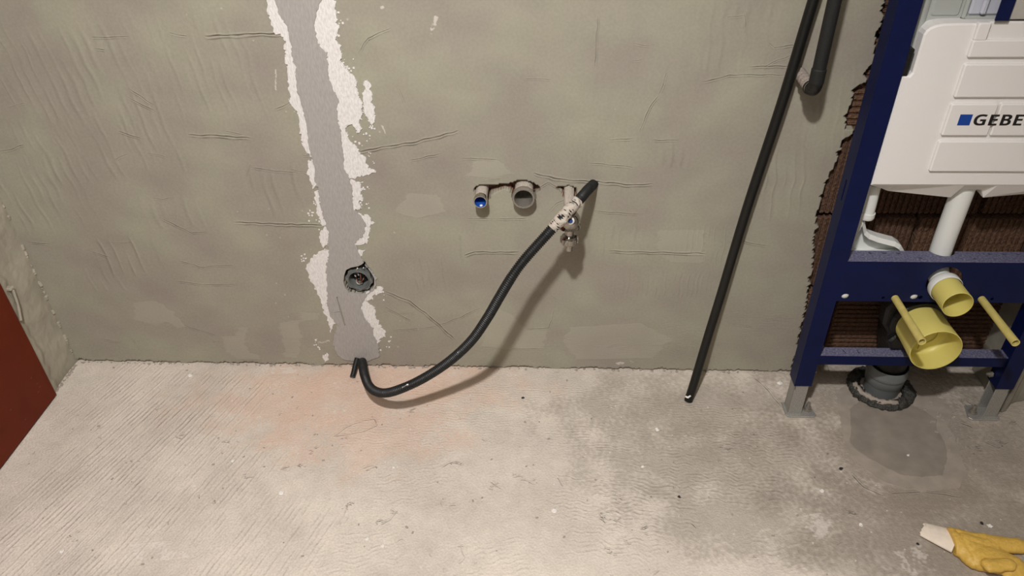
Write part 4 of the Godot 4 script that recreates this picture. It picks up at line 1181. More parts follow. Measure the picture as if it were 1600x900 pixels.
func toilet_frame() -> void:
	var t := thing("installation_frame", "dark blue steel toilet mounting frame on galvanised feet at right", "frame")
	for s in [0, 1]:
		var x0 := 1.8476 if s == 0 else 2.3076
		var up := csg_plate("upright", Vector3(x0, 0.097, 0.1157), Vector3(x0 + 0.04, 1.13, 0.1557), M.blue_paint, t)
		csg_box(up, Vector3(0.035, 2.0, 0.035), Vector3.ZERO)    # hollow section
		var out := -0.02 if s == 0 else 0.02
		for y in [0.605]:
			csg_box(up, Vector3(0.012, 0.043, 0.006), Vector3(out, y - 0.6135, 0.004))
			csg_rod(up, 0.003, 0.012, Vector3(out, y - 0.6135 + 0.0215, 0.004), Vector3(0, 0, PI / 2))
		# foot: an open channel on a plate, bolted down
		var inner := 1.0 if s == 0 else -1.0
		var mid := x0 + 0.02
		var ft := begin()
		var wall_x := mid - inner * 0.016
		box(ft, Vector3(minf(wall_x, wall_x + inner * 0.0025), 0.003, 0.119), Vector3(maxf(wall_x, wall_x + inner * 0.0025), 0.16, 0.152), 0.0005)
		box(ft, Vector3(mid - 0.016, 0.003, 0.1495), Vector3(mid + 0.016, 0.16, 0.152), 0.0008)
		box(ft, Vector3(mid - 0.016, 0.003, 0.119), Vector3(mid + 0.016, 0.16, 0.1215), 0.0008)
		var foot := put("foot", done(ft), M.zinc, t)
		ft = begin()
		var edge := mid - inner * 0.022
		var pl := PackedVector2Array([Vector2(edge, -0.114), Vector2(edge, -0.156), Vector2(edge + inner * 0.006, -0.1625), Vector2(edge + inner * 0.066, -0.1625), Vector2(edge + inner * 0.073, -0.156), Vector2(edge + inner * 0.064, -0.114)])
		plate(ft, pl, 0.0, 0.0045, 0.0008, Transform3D(Basis(Vector3.RIGHT, Vector3.FORWARD, Vector3.UP), Vector3.ZERO))
		put("foot_plate", done(ft), M.zinc, foot)
		ft = begin()
		bolt(ft, Vector3(mid + inner * 0.034, 0.0045, 0.138))
		put("anchor_bolt", done(ft), M.steel_dull, foot)
		ft = begin()
		var g := Vector3(mid + inner * 0.0225, 0.118, 0.128)
		lathe(ft, sharp([Vector2(0, 0), Vector2(0.0075, 0), Vector2(0.0075, 0.006), Vector2(0, 0.006)]), along(g, Vector3(inner, 0.1, 0)), 6)
		lathe(ft, sharp([Vector2(0.0035, 0.006), Vector2(0.0035, 0.012), Vector2(0, 0.012)]), along(g, Vector3(inner, 0.1, 0)), 12)
		put("clamp_screw", done(ft), M.steel_dull, foot)
	# upper crossbar: a folded sheet
	var lo := Vector3(1.8878, 0.3457, 0.1532)
	var front := csg_plate("crossbar", lo, Vector3(2.3074, 0.447, 0.1552), M.blue_paint, t)
	var mid := Vector3(2.0976, 0.39635, 0.1542)
	csg_rod(front, 0.036, 0.02, Vector3(0, 0.392 - mid.y + 0.008, 0), Vector3(PI / 2, 0, 0))
	for s in [-1.0, 1.0]:
		for x in [0.049, 0.1932]:
			csg_rod(front, 0.0085, 0.02, Vector3(s * x, 0.3585 - mid.y, 0), Vector3(PI / 2, 0, 0), Vector3(1.0, 1, 0.8))
		csg_rod(front, 0.0035, 0.02, Vector3(s * 0.1134, 0.3555 - mid.y, 0), Vector3(PI / 2, 0, 0))
		csg_rod(front, 0.0045, 0.02, Vector3(s * 0.036, 0.3575 - mid.y, 0), Vector3(PI / 2, 0, 0))
	var top := csg_plate("crossbar_flange", Vector3(1.8878, 0.4445, 0.1115), Vector3(2.3074, 0.4471, 0.1535), M.blue_dusty, t)
	csg_rod(top, 0.027, 0.02, Vector3(0, 0, 0.104 - 0.1325), Vector3.ZERO)
	for s in [-1.0, 1.0]:
		for x in [0.151, 0.1225, 0.094]:
			csg_rod(top, 0.0038, 0.02, Vector3(s * x, 0, -0.012), Vector3.ZERO, Vector3(1.3, 1, 0.95))
		csg_rod(top, 0.0036, 0.02, Vector3(s * 0.0555, 0, 0.006), Vector3.ZERO, Vector3(1.3, 1, 0.9))
	var st := begin()
	box(st, Vector3(1.8878, 0.3457, 0.117), Vector3(2.3074, 0.3482, 0.1533), 0.0006)
	put("crossbar_fold", done(st), M.blue_paint, t)
	for s in [-1.0, 1.0]:
		for x in [0.049, 0.1932]:
			st = begin()
			lathe(st, [Vector2(0, 0.0015), Vector2(0.0068, 0.001), Vector2(0.008, -0.001), Vector2(0.008, -0.004)], along(Vector3(2.0976 + s * x, 0.3585, 0.1525), Vector3.BACK), 20)
			put("hole_plug", done(st), M.white_plastic, t)
	# lower crossbar: a box section with dusty top
	var low := csg_plate("lower_crossbar", Vector3(1.8878, 0.1605, 0.1206), Vector3(2.3074, 0.186, 0.1507), M.blue_paint, t)
	csg_box(low, Vector3(0.6, 0.02, 0.025), Vector3.ZERO)
	var ltop := csg_plate("lower_crossbar_top", Vector3(1.8878, 0.186, 0.1206), Vector3(2.3074, 0.1872, 0.1499), M.blue_dusty, t)
	for x in [1.9485, 1.9795, 2.2105]:
		csg_box(ltop, Vector3(0.0022, 0.02, 0.012), Vector3(x - 2.0976, 0, 0)).rotation.y = 0.25
	# flat strut above the cistern cover
	put("strap", boxmesh(Vector3(2.0127, 0.9385, 0.1575), Vector3(2.0357, 1.13, 0.1605), 0.0006), M.blue_paint, t)
	put("strap", boxmesh(Vector3(2.1595, 0.9385, 0.1575), Vector3(2.1825, 1.13, 0.1605), 0.0006), M.blue_paint, t)
	put("top_rail", boxmesh(Vector3(1.8876, 1.09, 0.1157), Vector3(2.3076, 1.13, 0.1557)), M.blue_paint, t)
	# bolts with yellow sleeves
	for s in [-1.0, 1.0]:
		var x: float = 2.0976 + s * 0.09
		var nm := "left" if s < 0 else "right"
		var b := thing("bolt_sleeve", "thin yellow plastic sleeve on the %s" % ("bolt, its tip in front of the wide yellow cap" if s < 0 else "bolt nearest the right upright, clear of both caps"), "pipe", Vector3(x, 0.357, 0.1552), "yellow sleeves on the fixing bolts")
		st = begin()
		lathe(st, sharp([Vector2(0.0052, 0.05), Vector2(0.0058, 0.1475), Vector2(0.0079, 0.1485), Vector2(0.0082, 0.1475)]) + [Vector2(0.0082, 0.1475), Vector2(0.0076, 0.08), Vector2(0.0076, 0.002)] + [Vector2(0.0076, 0.002), Vector2(0, 0.002)], Transform3D(Basis(Vector3.RIGHT, Vector3.BACK, Vector3.DOWN), Vector3.ZERO), 24)
		put("sleeve", done(st), M.yellow_sleeve, b)
		st = begin()
		rod(st, Vector3(0, 0, 0.0), Vector3(0, 0, 0.135), 0.0046, 12)
		put("threaded_rod", done(st), M.steel_dull, b)

func bolt(st: SurfaceTool, at: Vector3) -> void:
	lathe(st, sharp([Vector2(0.011, 0), Vector2(0.011, 0.0015), Vector2(0.0, 0.0015)]), Transform3D(Basis.IDENTITY, at), 20)
	lathe(st, sharp([Vector2(0.0082, 0.0015), Vector2(0.0082, 0.0085), Vector2(0.0, 0.0085)]), Transform3D(Basis.IDENTITY, at), 6)
	lathe(st, sharp([Vector2(0.0042, 0.0085), Vector2(0.0042, 0.022), Vector2(0.0, 0.0225)]), Transform3D(Basis.IDENTITY, at), 14)

# ---------------------------------------------------------------- the cistern between the uprights
func mirrored(half: PackedVector2Array) -> PackedVector2Array:
	var out := half.duplicate()
	for i in range(half.size() - 1, -1, -1):
		out.append(Vector2(2 * 2.0976 - half[i].x, half[i].y))
	return out

func oblong(x0: float, y0: float, x1: float, y1: float, r := 0.004) -> PackedVector2Array:
	var out := PackedVector2Array()
	for k in 4:
		var c := Vector2(x0 + r if k in [0, 3] else x1 - r, y0 + r if k < 2 else y1 - r)
		for i in 4:
			var a := PI + k * PI / 2 + i * PI / 6
			out.append(c + r * Vector2(cos(a), sin(a)))
	return out

func cistern() -> void:
	var t := thing("cistern", "flat concealed cistern with white foam front held between blue uprights", "cistern")
	# tank
	var st := begin()
	plate(st, oblong(1.893, 0.63, 2.302, 1.06, 0.02), 0.035, 0.118, 0.01)
	var tank := put("tank", done(st), M.tank, t)
	st = begin()
	tube(st, PackedVector3Array([Vector3(1.907, 0.65, 0.112), Vector3(1.907, 1.05, 0.112)]), func(_s): return 0.0135, 20)
	plate(st, oblong(1.923, 0.935, 1.972, 1.05, 0.006), 0.1, 0.121, 0.003)
	put("tank_rib", done(st), M.tank, tank)
	st = begin()
	for e in [[1.976, 0.929, 1.984, 1.05], [1.976, 0.929, 2.22, 0.9365], [2.212, 0.929, 2.22, 1.05]]:
		box(st, Vector3(e[0], e[1], 0.1), Vector3(e[2], e[3], 0.1245), 0.003)
	put("window_rim", done(st), M.tank, tank)
	put("window_cover", boxmesh(Vector3(1.986, 0.9375, 0.105), Vector3(2.21, 1.05, 0.1225), 0.003), M.tank_panel, tank)
	put("splash_board", boxmesh(Vector3(2.03, 0.9385, 0.135), Vector3(2.157, 1.05, 0.152), 0.001), M.board, tank)
	put("latch", boxmesh(Vector3(2.001, 0.9405, 0.1225), Vector3(2.011, 0.972, 0.132), 0.003), M.tank_panel, tank)
	# moulded foam front
	var half := PackedVector2Array([Vector2(1.893, 0.622), Vector2(1.893, 0.84), Vector2(1.9045, 0.84), Vector2(1.9083, 0.846), Vector2(1.9083, 0.912), Vector2(1.9105, 0.919), Vector2(1.916, 0.9245), Vector2(1.925, 0.9285), Vector2(1.938, 0.9308), Vector2(1.96, 0.9314)])
	var foam := Node3D.new()
	foam.name = "foam_front"
	t.add_child(foam)
	st = begin()
	var outline := mirrored(half)
	plate(st, outline, 0.1, 0.15, 0.003)
	var under_front := PackedVector2Array([Vector2(1.893, 0.626), Vector2(1.893, 0.622), Vector2(1.94, 0.622), Vector2(2.062, 0.622), Vector2(2.0715, 0.622), Vector2(2.1237, 0.622), Vector2(2.1332, 0.622), Vector2(2.2552, 0.622), Vector2(2.3022, 0.622), Vector2(2.3022, 0.626)])
	var under_back := PackedVector2Array([Vector2(1.925, 0.63), Vector2(1.928, 0.602), Vector2(1.94, 0.597), Vector2(2.066, 0.583), Vector2(2.0745, 0.6005), Vector2(2.1207, 0.6005), Vector2(2.1292, 0.583), Vector2(2.2552, 0.597), Vector2(2.2672, 0.602), Vector2(2.2702, 0.63)])
	under_front.reverse()
	under_back.reverse()
	loft(st, under_back, 0.125, under_front, 0.1475, true)
	loft(st, under_back, 0.06, under_back, 0.125, true)
	put("foam_shell", done(st), M.foam, foam)
	for r in [[0.8748, 0.9345], [0.8024, 0.8635], [0.729, 0.791], [0.6555, 0.7185]]:
		st = begin()
		var y0: float = r[0]
		var y1: float = r[1]
		if y0 > 0.87:
			# the topmost field has a hollow for the fingers
			plate(st, oblong(1.9905, y0, 2.2047, 0.9055, 0.003), 0.148, 0.1575, 0.0022)
			plate(st, oblong(1.9905, 0.904, 2.012, y1, 0.003), 0.148, 0.1575, 0.0022)
			plate(st, oblong(2.1832, 0.904, 2.2047, y1, 0.003), 0.148, 0.1575, 0.0022)
			plate(st, oblong(2.01, 0.904, 2.1852, y1, 0.003), 0.144, 0.1502, 0.0022)
		elif y0 > 0.72 and y0 < 0.74:
			plate(st, oblong(1.9905, y0, 2.0733, y1, 0.003), 0.148, 0.1575, 0.0022)
			plate(st, oblong(2.0775, y0, 2.2047, y1, 0.003), 0.148, 0.1575, 0.0022)
		else:
			plate(st, oblong(1.9905, y0, 2.2047, y1, 0.003), 0.148, 0.1575, 0.0022)
		put("raised_field", done(st), M.foam, foam)
	put("logo_square", boxmesh(Vector3(2.0114, 0.7502, 0.1574), Vector3(2.0334, 0.7713, 0.1579), 0.0001), M.logo_blue, foam)
	var text := TextMesh.new()
	var font := SystemFont.new()
	font.font_names = PackedStringArray(["Droid Sans"])
	font.font_weight = 700
	text.font = font
	text.text = "GEBERIT"
	text.font_size = 64
	text.pixel_size = 0.001
	text.depth = 0.02
	text.horizontal_alignment = HORIZONTAL_ALIGNMENT_LEFT
	text.vertical_alignment = VERTICAL_ALIGNMENT_BOTTOM
	var box_ := text.get_aabb()
	var sx := 0.1452 / box_.size.x
	var sy := 0.0213 / box_.size.y
	var xf := Transform3D(Basis.from_scale(Vector3(sx, sy, 0.02)), Vector3(2.0385 - box_.position.x * sx, 0.7502 - box_.position.y * sy, 0.1577))
	put("lettering", text, M.logo_black, foam, xf)
	# rubber buffer beside the upright
	put("buffer", boxmesh(Vector3(1.8885, 0.838, 0.12), Vector3(1.9015, 0.888, 0.149), 0.002), M.black_plastic, t)
	# flush pipe, running down and forward through the crossbar
	var fp := thing("flush_pipe", "white flush pipe running from the cistern down to the blue crossbar", "pipe", Vector3.ZERO)
	st = begin()
	var pts := smooth_path([Vector3(2.0976, 0.6, 0.104), Vector3(2.0976, 0.55, 0.104), Vector3(2.0976, 0.47, 0.104), Vector3(2.0976, 0.425, 0.108), Vector3(2.0976, 0.4, 0.125), Vector3(2.0976, 0.394, 0.145), Vector3(2.0976, 0.3925, 0.165)], 0.006)
	tube(st, pts, func(_s): return 0.0215, 28)
	put("pipe", done(st), M.white_plastic, fp)
	st = begin()
	lathe(st, [Vector2(0.024, 0.0), Vector2(0.0315, 0.0), Vector2(0.0325, 0.002), Vector2(0.0325, 0.016), Vector2(0.031, 0.018)], along(Vector3(2.0976, 0.3925, 0.157), Vector3.BACK), 36)
	put("collar", done(st), M.white_plastic, fp)
	# white moulded connection at the left
	var s2 := thing("water_connection", "white moulded plastic elbow behind the left upright, above the crossbar", "pipe fitting", Vector3.ZERO)
	st = begin()
	tube(st, smooth_path([Vector3(1.9235, 0.597, 0.095), Vector3(1.9245, 0.58, 0.095), Vector3(1.927, 0.55, 0.095), Vector3(1.928, 0.531, 0.095)], 0.008), func(s): return 0.0145 - 0.03 * s, 20)
	lathe(st, sharp([Vector2(0.0, 0.0), Vector2(0.0145, 0.0), Vector2(0.0155, 0.004), Vector2(0.0155, 0.013), Vector2(0.0, 0.014)]), Transform3D(Basis.IDENTITY, Vector3(1.9275, 0.518, 0.095)), 20)
	put("inlet_tube", done(st), M.white_plastic, s2)
	st = begin()
	plate(st, PackedVector2Array([Vector2(1.9096, 0.4256), Vector2(1.9087, 0.4740), Vector2(1.9152, 0.5070), Vector2(1.9189, 0.5132), Vector2(1.9267, 0.5133), Vector2(1.9311, 0.5009), Vector2(1.9381, 0.4838), Vector2(1.9480, 0.4759), Vector2(1.9672, 0.4682), Vector2(1.9887, 0.4620), Vector2(2.0059, 0.4573), Vector2(2.0187, 0.4494), Vector2(2.0357, 0.4268)]), 0.07, 0.1, 0.008)
	put("elbow_shell", done(st), M.white_plastic, s2)

# ---------------------------------------------------------------- drain
func drain_parts() -> void:
	# wide and narrow yellow caps
	var lying := func(at: Vector3) -> Transform3D: return Transform3D(Basis(Vector3.RIGHT, Vector3.BACK, Vector3.DOWN), at)
	var big := thing("protection_cap", "wide open yellow plastic cap stuck on the black drain bend", "cap", Vector3(2.0976, 0.2625, 0.1295), "yellow protection caps")
	big.scale = Vector3(1, 1, 0.884)
	var st := begin()
	var inner := [Vector2(0.0, 0.034), Vector2(0.042, 0.034), Vector2(0.0495, 0.036), Vector2(0.0505, 0.05), Vector2(0.0515, 0.0995)]
	lathe(st, sharp([Vector2(0.03, 0.0), Vector2(0.0505, 0.0)]) + [Vector2(0.0505, 0.0), Vector2(0.0515, 0.05), Vector2(0.0532, 0.0985), Vector2(0.0528, 0.0997), Vector2(0.0515, 0.0995)], lying.call(Vector3.ZERO), 64)
	put("rim", done(st), M.yellow_plastic, big)
	st = begin()
	lathe(st, inner, lying.call(Vector3.ZERO), 64)
	put("inside", done(st), M.yellow_plastic, big)
	st = begin()
	box(st, Vector3(-0.004, -0.043, 0.034), Vector3(-0.002, 0.02, 0.037), 0.0005)
	lathe(st, sharp([Vector2(0.026, 0.034), Vector2(0.026, 0.037), Vector2(0.028, 0.037), Vector2(0.028, 0.034)]), lying.call(Vector3.ZERO), 40)
	put("mould_ridge", done(st), M.yellow_plastic, big)
	var small := thing("protection_cap", "narrow open yellow plastic cap stuck on the flush pipe outlet in the crossbar", "cap", Vector3(2.0976, 0.3922, 0.162), "yellow protection caps")
	st = begin()
	lathe(st, sharp([Vector2(0.026, 0.0), Vector2(0.0295, 0.0)]) + [Vector2(0.0295, 0.0), Vector2(0.03, 0.064), Vector2(0.0299, 0.0652), Vector2(0.0289, 0.065)] + [Vector2(0.0289, 0.065), Vector2(0.0282, 0.012)] + [Vector2(0.0282, 0.012), Vector2(0.0, 0.01)], lying.call(Vector3.ZERO), 56)
	put("shell", done(st), M.yellow_plastic, small)
	# black bend
	var bend := thing("drain_bend", "black plastic drain bend clipped behind the lower blue crossbar", "pipe", Vector3.ZERO)
	st = begin()
	tube(st, smooth_path([Vector3(2.0976, 0.2625, 0.118), Vector3(2.0976, 0.2625, 0.09), Vector3(2.099, 0.255, 0.06), Vector3(2.102, 0.235, 0.043), Vector3(2.104, 0.2, 0.044), Vector3(2.105, 0.16, 0.052), Vector3(2.105, 0.11, 0.057), Vector3(2.105, 0.06, 0.057)], 0.006), func(s): return lerpf(0.0475, 0.0385, smoothstep(0.14, 0.19, s)), 36)
	put("bend", done(st), M.black_plastic, bend)
	st = begin()
	lathe(st, sharp([Vector2(0.0, 0.0), Vector2(0.058, 0.0)]) + [Vector2(0.058, 0.0), Vector2(0.061, 0.004), Vector2(0.061, 0.018), Vector2(0.058, 0.022)] + sharp([Vector2(0.058, 0.022), Vector2(0.05, 0.023)]), lying.call(Vector3(2.0976, 0.2625, 0.106)), 48)
	put("socket_ring", done(st), M.black_plastic, bend)
	st = begin()
	lathe(st, sharp([Vector2(0.047, 0.0), Vector2(0.056, 0.0)]) + [Vector2(0.056, 0.0), Vector2(0.0575, 0.005), Vector2(0.056, 0.012), Vector2(0.05, 0.014)], lying.call(Vector3(2.0976, 0.2645, 0.088)), 48)
	put("ring_bead", done(st), M.black_plastic, bend)
	st = begin()
	plate(st, PackedVector2Array([Vector2(2.0214, 0.2956), Vector2(2.0328, 0.3154), Vector2(2.0525, 0.3139), Vector2(2.0751, 0.2929), Vector2(2.0905, 0.2587), Vector2(2.0913, 0.2159), Vector2(2.1011, 0.1913), Vector2(2.0769, 0.1851), Vector2(2.0543, 0.1885), Vector2(2.0445, 0.2037), Vector2(2.0427, 0.2263), Vector2(2.0245, 0.2521)]), 0.085, 0.118, 0.006)
	plate(st, PackedVector2Array([Vector2(2.0446, 0.2765), Vector2(2.0582, 0.2875), Vector2(2.0802, 0.2589), Vector2(2.0819, 0.2331), Vector2(2.0961, 0.2032), Vector2(2.0772, 0.1991), Vector2(2.0597, 0.2215)]), 0.11, 0.13, 0.005)
	plate(st, PackedVector2Array([Vector2(2.0380, 0.2215), Vector2(2.0509, 0.2366), Vector2(2.0767, 0.2146), Vector2(2.0986, 0.2075), Vector2(2.0985, 0.1980), Vector2(2.0502, 0.1971)]), 0.122, 0.138, 0.004)
	put("clip", done(st), M.black_plastic, bend)
	# grey pipe end standing in the floor
	var pipe := thing("drain_pipe", "grey plastic drain pipe end standing open in the floor under the frame", "pipe", Vector3(2.105, 0, 0.057))
	pipe.scale = Vector3(0.89, 1, 0.89)
	st = begin()
	lathe(st, [Vector2(0.0465, -0.02), Vector2(0.0465, 0.026), Vector2(0.0475, 0.03)] + [Vector2(0.0475, 0.03), Vector2(0.0505, 0.034), Vector2(0.0512, 0.05), Vector2(0.0512, 0.054)] + [Vector2(0.0512, 0.054), Vector2(0.053, 0.056), Vector2(0.054, 0.062), Vector2(0.053, 0.068), Vector2(0.0515, 0.071), Vector2(0.0515, 0.083), Vector2(0.0505, 0.085), Vector2(0.0485, 0.084)], Transform3D.IDENTITY, 56)
	put("pipe", done(st), M.grey_pvc, pipe)
	st = begin()
	lathe(st, [Vector2(0.0485, 0.084), Vector2(0.047, 0.06), Vector2(0.046, 0.01), Vector2(0.0, 0.008)], Transform3D.IDENTITY, 48)
	put("bore", done(st), M.grey_pvc, pipe)
	var ring := thing("rubber_collar", "torn black rubber collar smeared with mortar round the grey floor pipe", "collar", Vector3(2.1035, 0, 0.059))
	st = begin()
	var prof := []
	for k in 13:
		var a := TAU * k / 12.0
		prof.append(Vector2(0.0645 + 0.0145 * cos(-a), 0.0065 + 0.0115 * sin(-a)))
	lathe(st, prof, Transform3D.IDENTITY, 72, 0.006)
	put("ring", done(st), M.rubber_smeared, ring)
	st = begin()
	var arc := []
	for k in 9:
		var a := lerpf(PI * 1.02, PI * 0.42, k / 8.0)
		arc.append(Vector3(0.0655 * cos(a), 0.0165 + 0.0015 * sin(k * 2.1), 0.0655 * sin(a)))
	tube(st, smooth_path(arc, 0.004), func(_s): return 0.006, 10, true, 0.004)
	put("mortar_smear", done(st), M.mortar_patch, ring)

# ---------------------------------------------------------------- pipe stubs for the basin
func water_stubs() -> void:
	var lying := func(at: Vector3) -> Transform3D: return Transform3D(Basis(Vector3.RIGHT, Vector3.BACK, Vector3.DOWN), at)
	var d := thing("waste_stub", "round grey waste pipe stub with raised rim sticking out of the wall", "pipe", Vector3(1.2123, 0.527, 0.0))
	var st := begin()
	lathe(st, [Vector2(0.0205, -0.04), Vector2(0.0205, 0.02), Vector2(0.0205, 0.024)], lying.call(Vector3.ZERO), 40)
	put("pipe", done(st), M.plaster_dust, d)
	st = begin()
	lathe(st, [Vector2(0.0205, 0.0235), Vector2(0.0238, 0.0245), Vector2(0.0252, 0.028), Vector2(0.0252, 0.0365), Vector2(0.0242, 0.038)] + sharp([Vector2(0.0242, 0.038), Vector2(0.0205, 0.0378)]) , lying.call(Vector3.ZERO), 48)
	put("socket_rim", done(st), M.steel_dull, d)
	st = begin()
	lathe(st, [Vector2(0.0205, 0.0378), Vector2(0.0192, 0.03), Vector2(0.019, 0.005), Vector2(0.018, -0.02), Vector2(0.0, -0.022)], lying.call(Vector3.ZERO), 40)
	put("bore", done(st), M.steel_dull, d)
	var s := thing("supply_stub", "small supply pipe stub with a blue plug, left of the waste pipe", "pipe", Vector3(1.1185, 0.5228, 0.0))
	st = begin()
	lathe(st, [Vector2(0.0135, -0.03), Vector2(0.0138, 0.01), Vector2(0.014, 0.03), Vector2(0.0145, 0.034)], lying.call(Vector3.ZERO), 28, 0.0008)
	put("pipe", done(st), M.plaster_dust, s)
	st = begin()
	lathe(st, [Vector2(0.0142, 0.03), Vector2(0.0152, 0.034), Vector2(0.0152, 0.0455), Vector2(0.0146, 0.047)] + sharp([Vector2(0.0146, 0.047), Vector2(0.0128, 0.047)]), lying.call(Vector3.ZERO), 28)
	put("end_ring", done(st), M.chrome, s)
	st = begin()
	lathe(st, [Vector2(0.0128, 0.047), Vector2(0.0124, 0.036), Vector2(0.012, 0.012), Vector2(0.0, 0.01)], lying.call(Vector3.ZERO), 28)
	var plug := put("plug", done(st), M.blue_cap, s)
	plug.set_meta("label", "blue plug inside the stub")
	st = begin()
	lathe(st, [Vector2(0.0, 0.0025), Vector2(0.003, 0.002), Vector2(0.0035, 0.0)], Transform3D(Basis.IDENTITY, Vector3(0.001, -0.0125, 0.04)), 10)
	put("filler_blob", done(st), M.crumb_white, s)

func angle_valve() -> void:
	var at := Vector3(1.3115, 0.5265, 0.0)
	var v := thing("angle_valve", "chrome angle valve pointing down at the end of a dusty pipe", "valve", at)
	var st := begin()
	tube(st, PackedVector3Array([Vector3(0, 0, -0.02), Vector3(0, 0, 0.03), Vector3(0, 0, 0.06), Vector3(0, 0, 0.09), Vector3(0, 0, 0.112)]), func(s): return 0.0115 + 0.001 * sin(s * 90.0), 20, true, 0.0016)
	put("supply_pipe", done(st), M.plaster_dust, v)
	var big := Transform3D(Basis.from_scale(Vector3(1.22, 1.2, 1.1)), Vector3(0, 0.001, -0.0125))
	st = begin()
	var fwd := Vector3(0, 0.25, 1).normalized()
	# domed body: broad skirt narrowing to the cap
	lathe(st, [Vector2(0.0, -0.012), Vector2(0.012, -0.012), Vector2(0.0155, -0.006), Vector2(0.017, 0.002), Vector2(0.0165, 0.01), Vector2(0.014, 0.018), Vector2(0.0115, 0.022), Vector2(0.0, 0.0225)], along(Vector3(0, 0.0, 0.122), Vector3(0, 0.05, 1)), 28, 0.0012)
	lathe(st, [Vector2(0.0095, 0.0), Vector2(0.0185, -0.012), Vector2(0.019, -0.017)] + [Vector2(0.019, -0.017), Vector2(0.0, -0.018)], Transform3D(Basis.IDENTITY, Vector3(0, 0.0, 0.124)), 28, 0.001)
	put("body", done(st), M.chrome_worn, v, big)
	st = begin()
	lathe(st, [Vector2(0.0, 0.003), Vector2(0.0068, 0.0026), Vector2(0.0075, 0.0)], along(Vector3(0, 0.0065, 0.1425), fwd), 24)
	put("cap_ring", done(st), M.crumb_white, v, big)
	st = begin()
	lathe(st, [Vector2(0.0, 0.0058), Vector2(0.0028, 0.005), Vector2(0.0044, 0.003), Vector2(0.0044, 0.0015)], along(Vector3(0, 0.0065, 0.1425), fwd), 20)
	var dot := put("blue_mark", done(st), M.valve_dot, v, big)
	dot.set_meta("label", "round blue mark on the valve")
	st = begin()
	lathe(st, [Vector2(0.0085, -0.014), Vector2(0.0082, -0.04)], Transform3D(Basis.IDENTITY, Vector3(0, 0, 0.124)), 24)
	lathe(st, sharp([Vector2(0.0, -0.054), Vector2(0.0078, -0.054), Vector2(0.0078, -0.0565), Vector2(0.0068, -0.0575), Vector2(0.0068, -0.064), Vector2(0.0, -0.064)]), Transform3D(Basis.IDENTITY, Vector3(0, 0, 0.124)), 24)
	put("nozzle", done(st), M.chrome_worn, v, big)
	st = begin()
	lathe(st, sharp([Vector2(0.008, -0.033), Vector2(0.0135, -0.034), Vector2(0.015, -0.038), Vector2(0.015, -0.046), Vector2(0.0135, -0.05), Vector2(0.008, -0.054)]), Transform3D(Basis.IDENTITY, Vector3(0, 0, 0.124)), 12)
	for k in 12:
		var a := TAU * (k + 0.5) / 12.0
		box(st, Vector3(-0.0016, -0.005, -0.0012), Vector3(0.0016, 0.005, 0.0014), 0.0005, Transform3D(Basis(Vector3.UP, PI / 2 - a), Vector3(cos(a) * 0.0148, -0.042, 0.124 + sin(a) * 0.0148)))
	put("knurled_nut", done(st), M.chrome_worn, v, big)

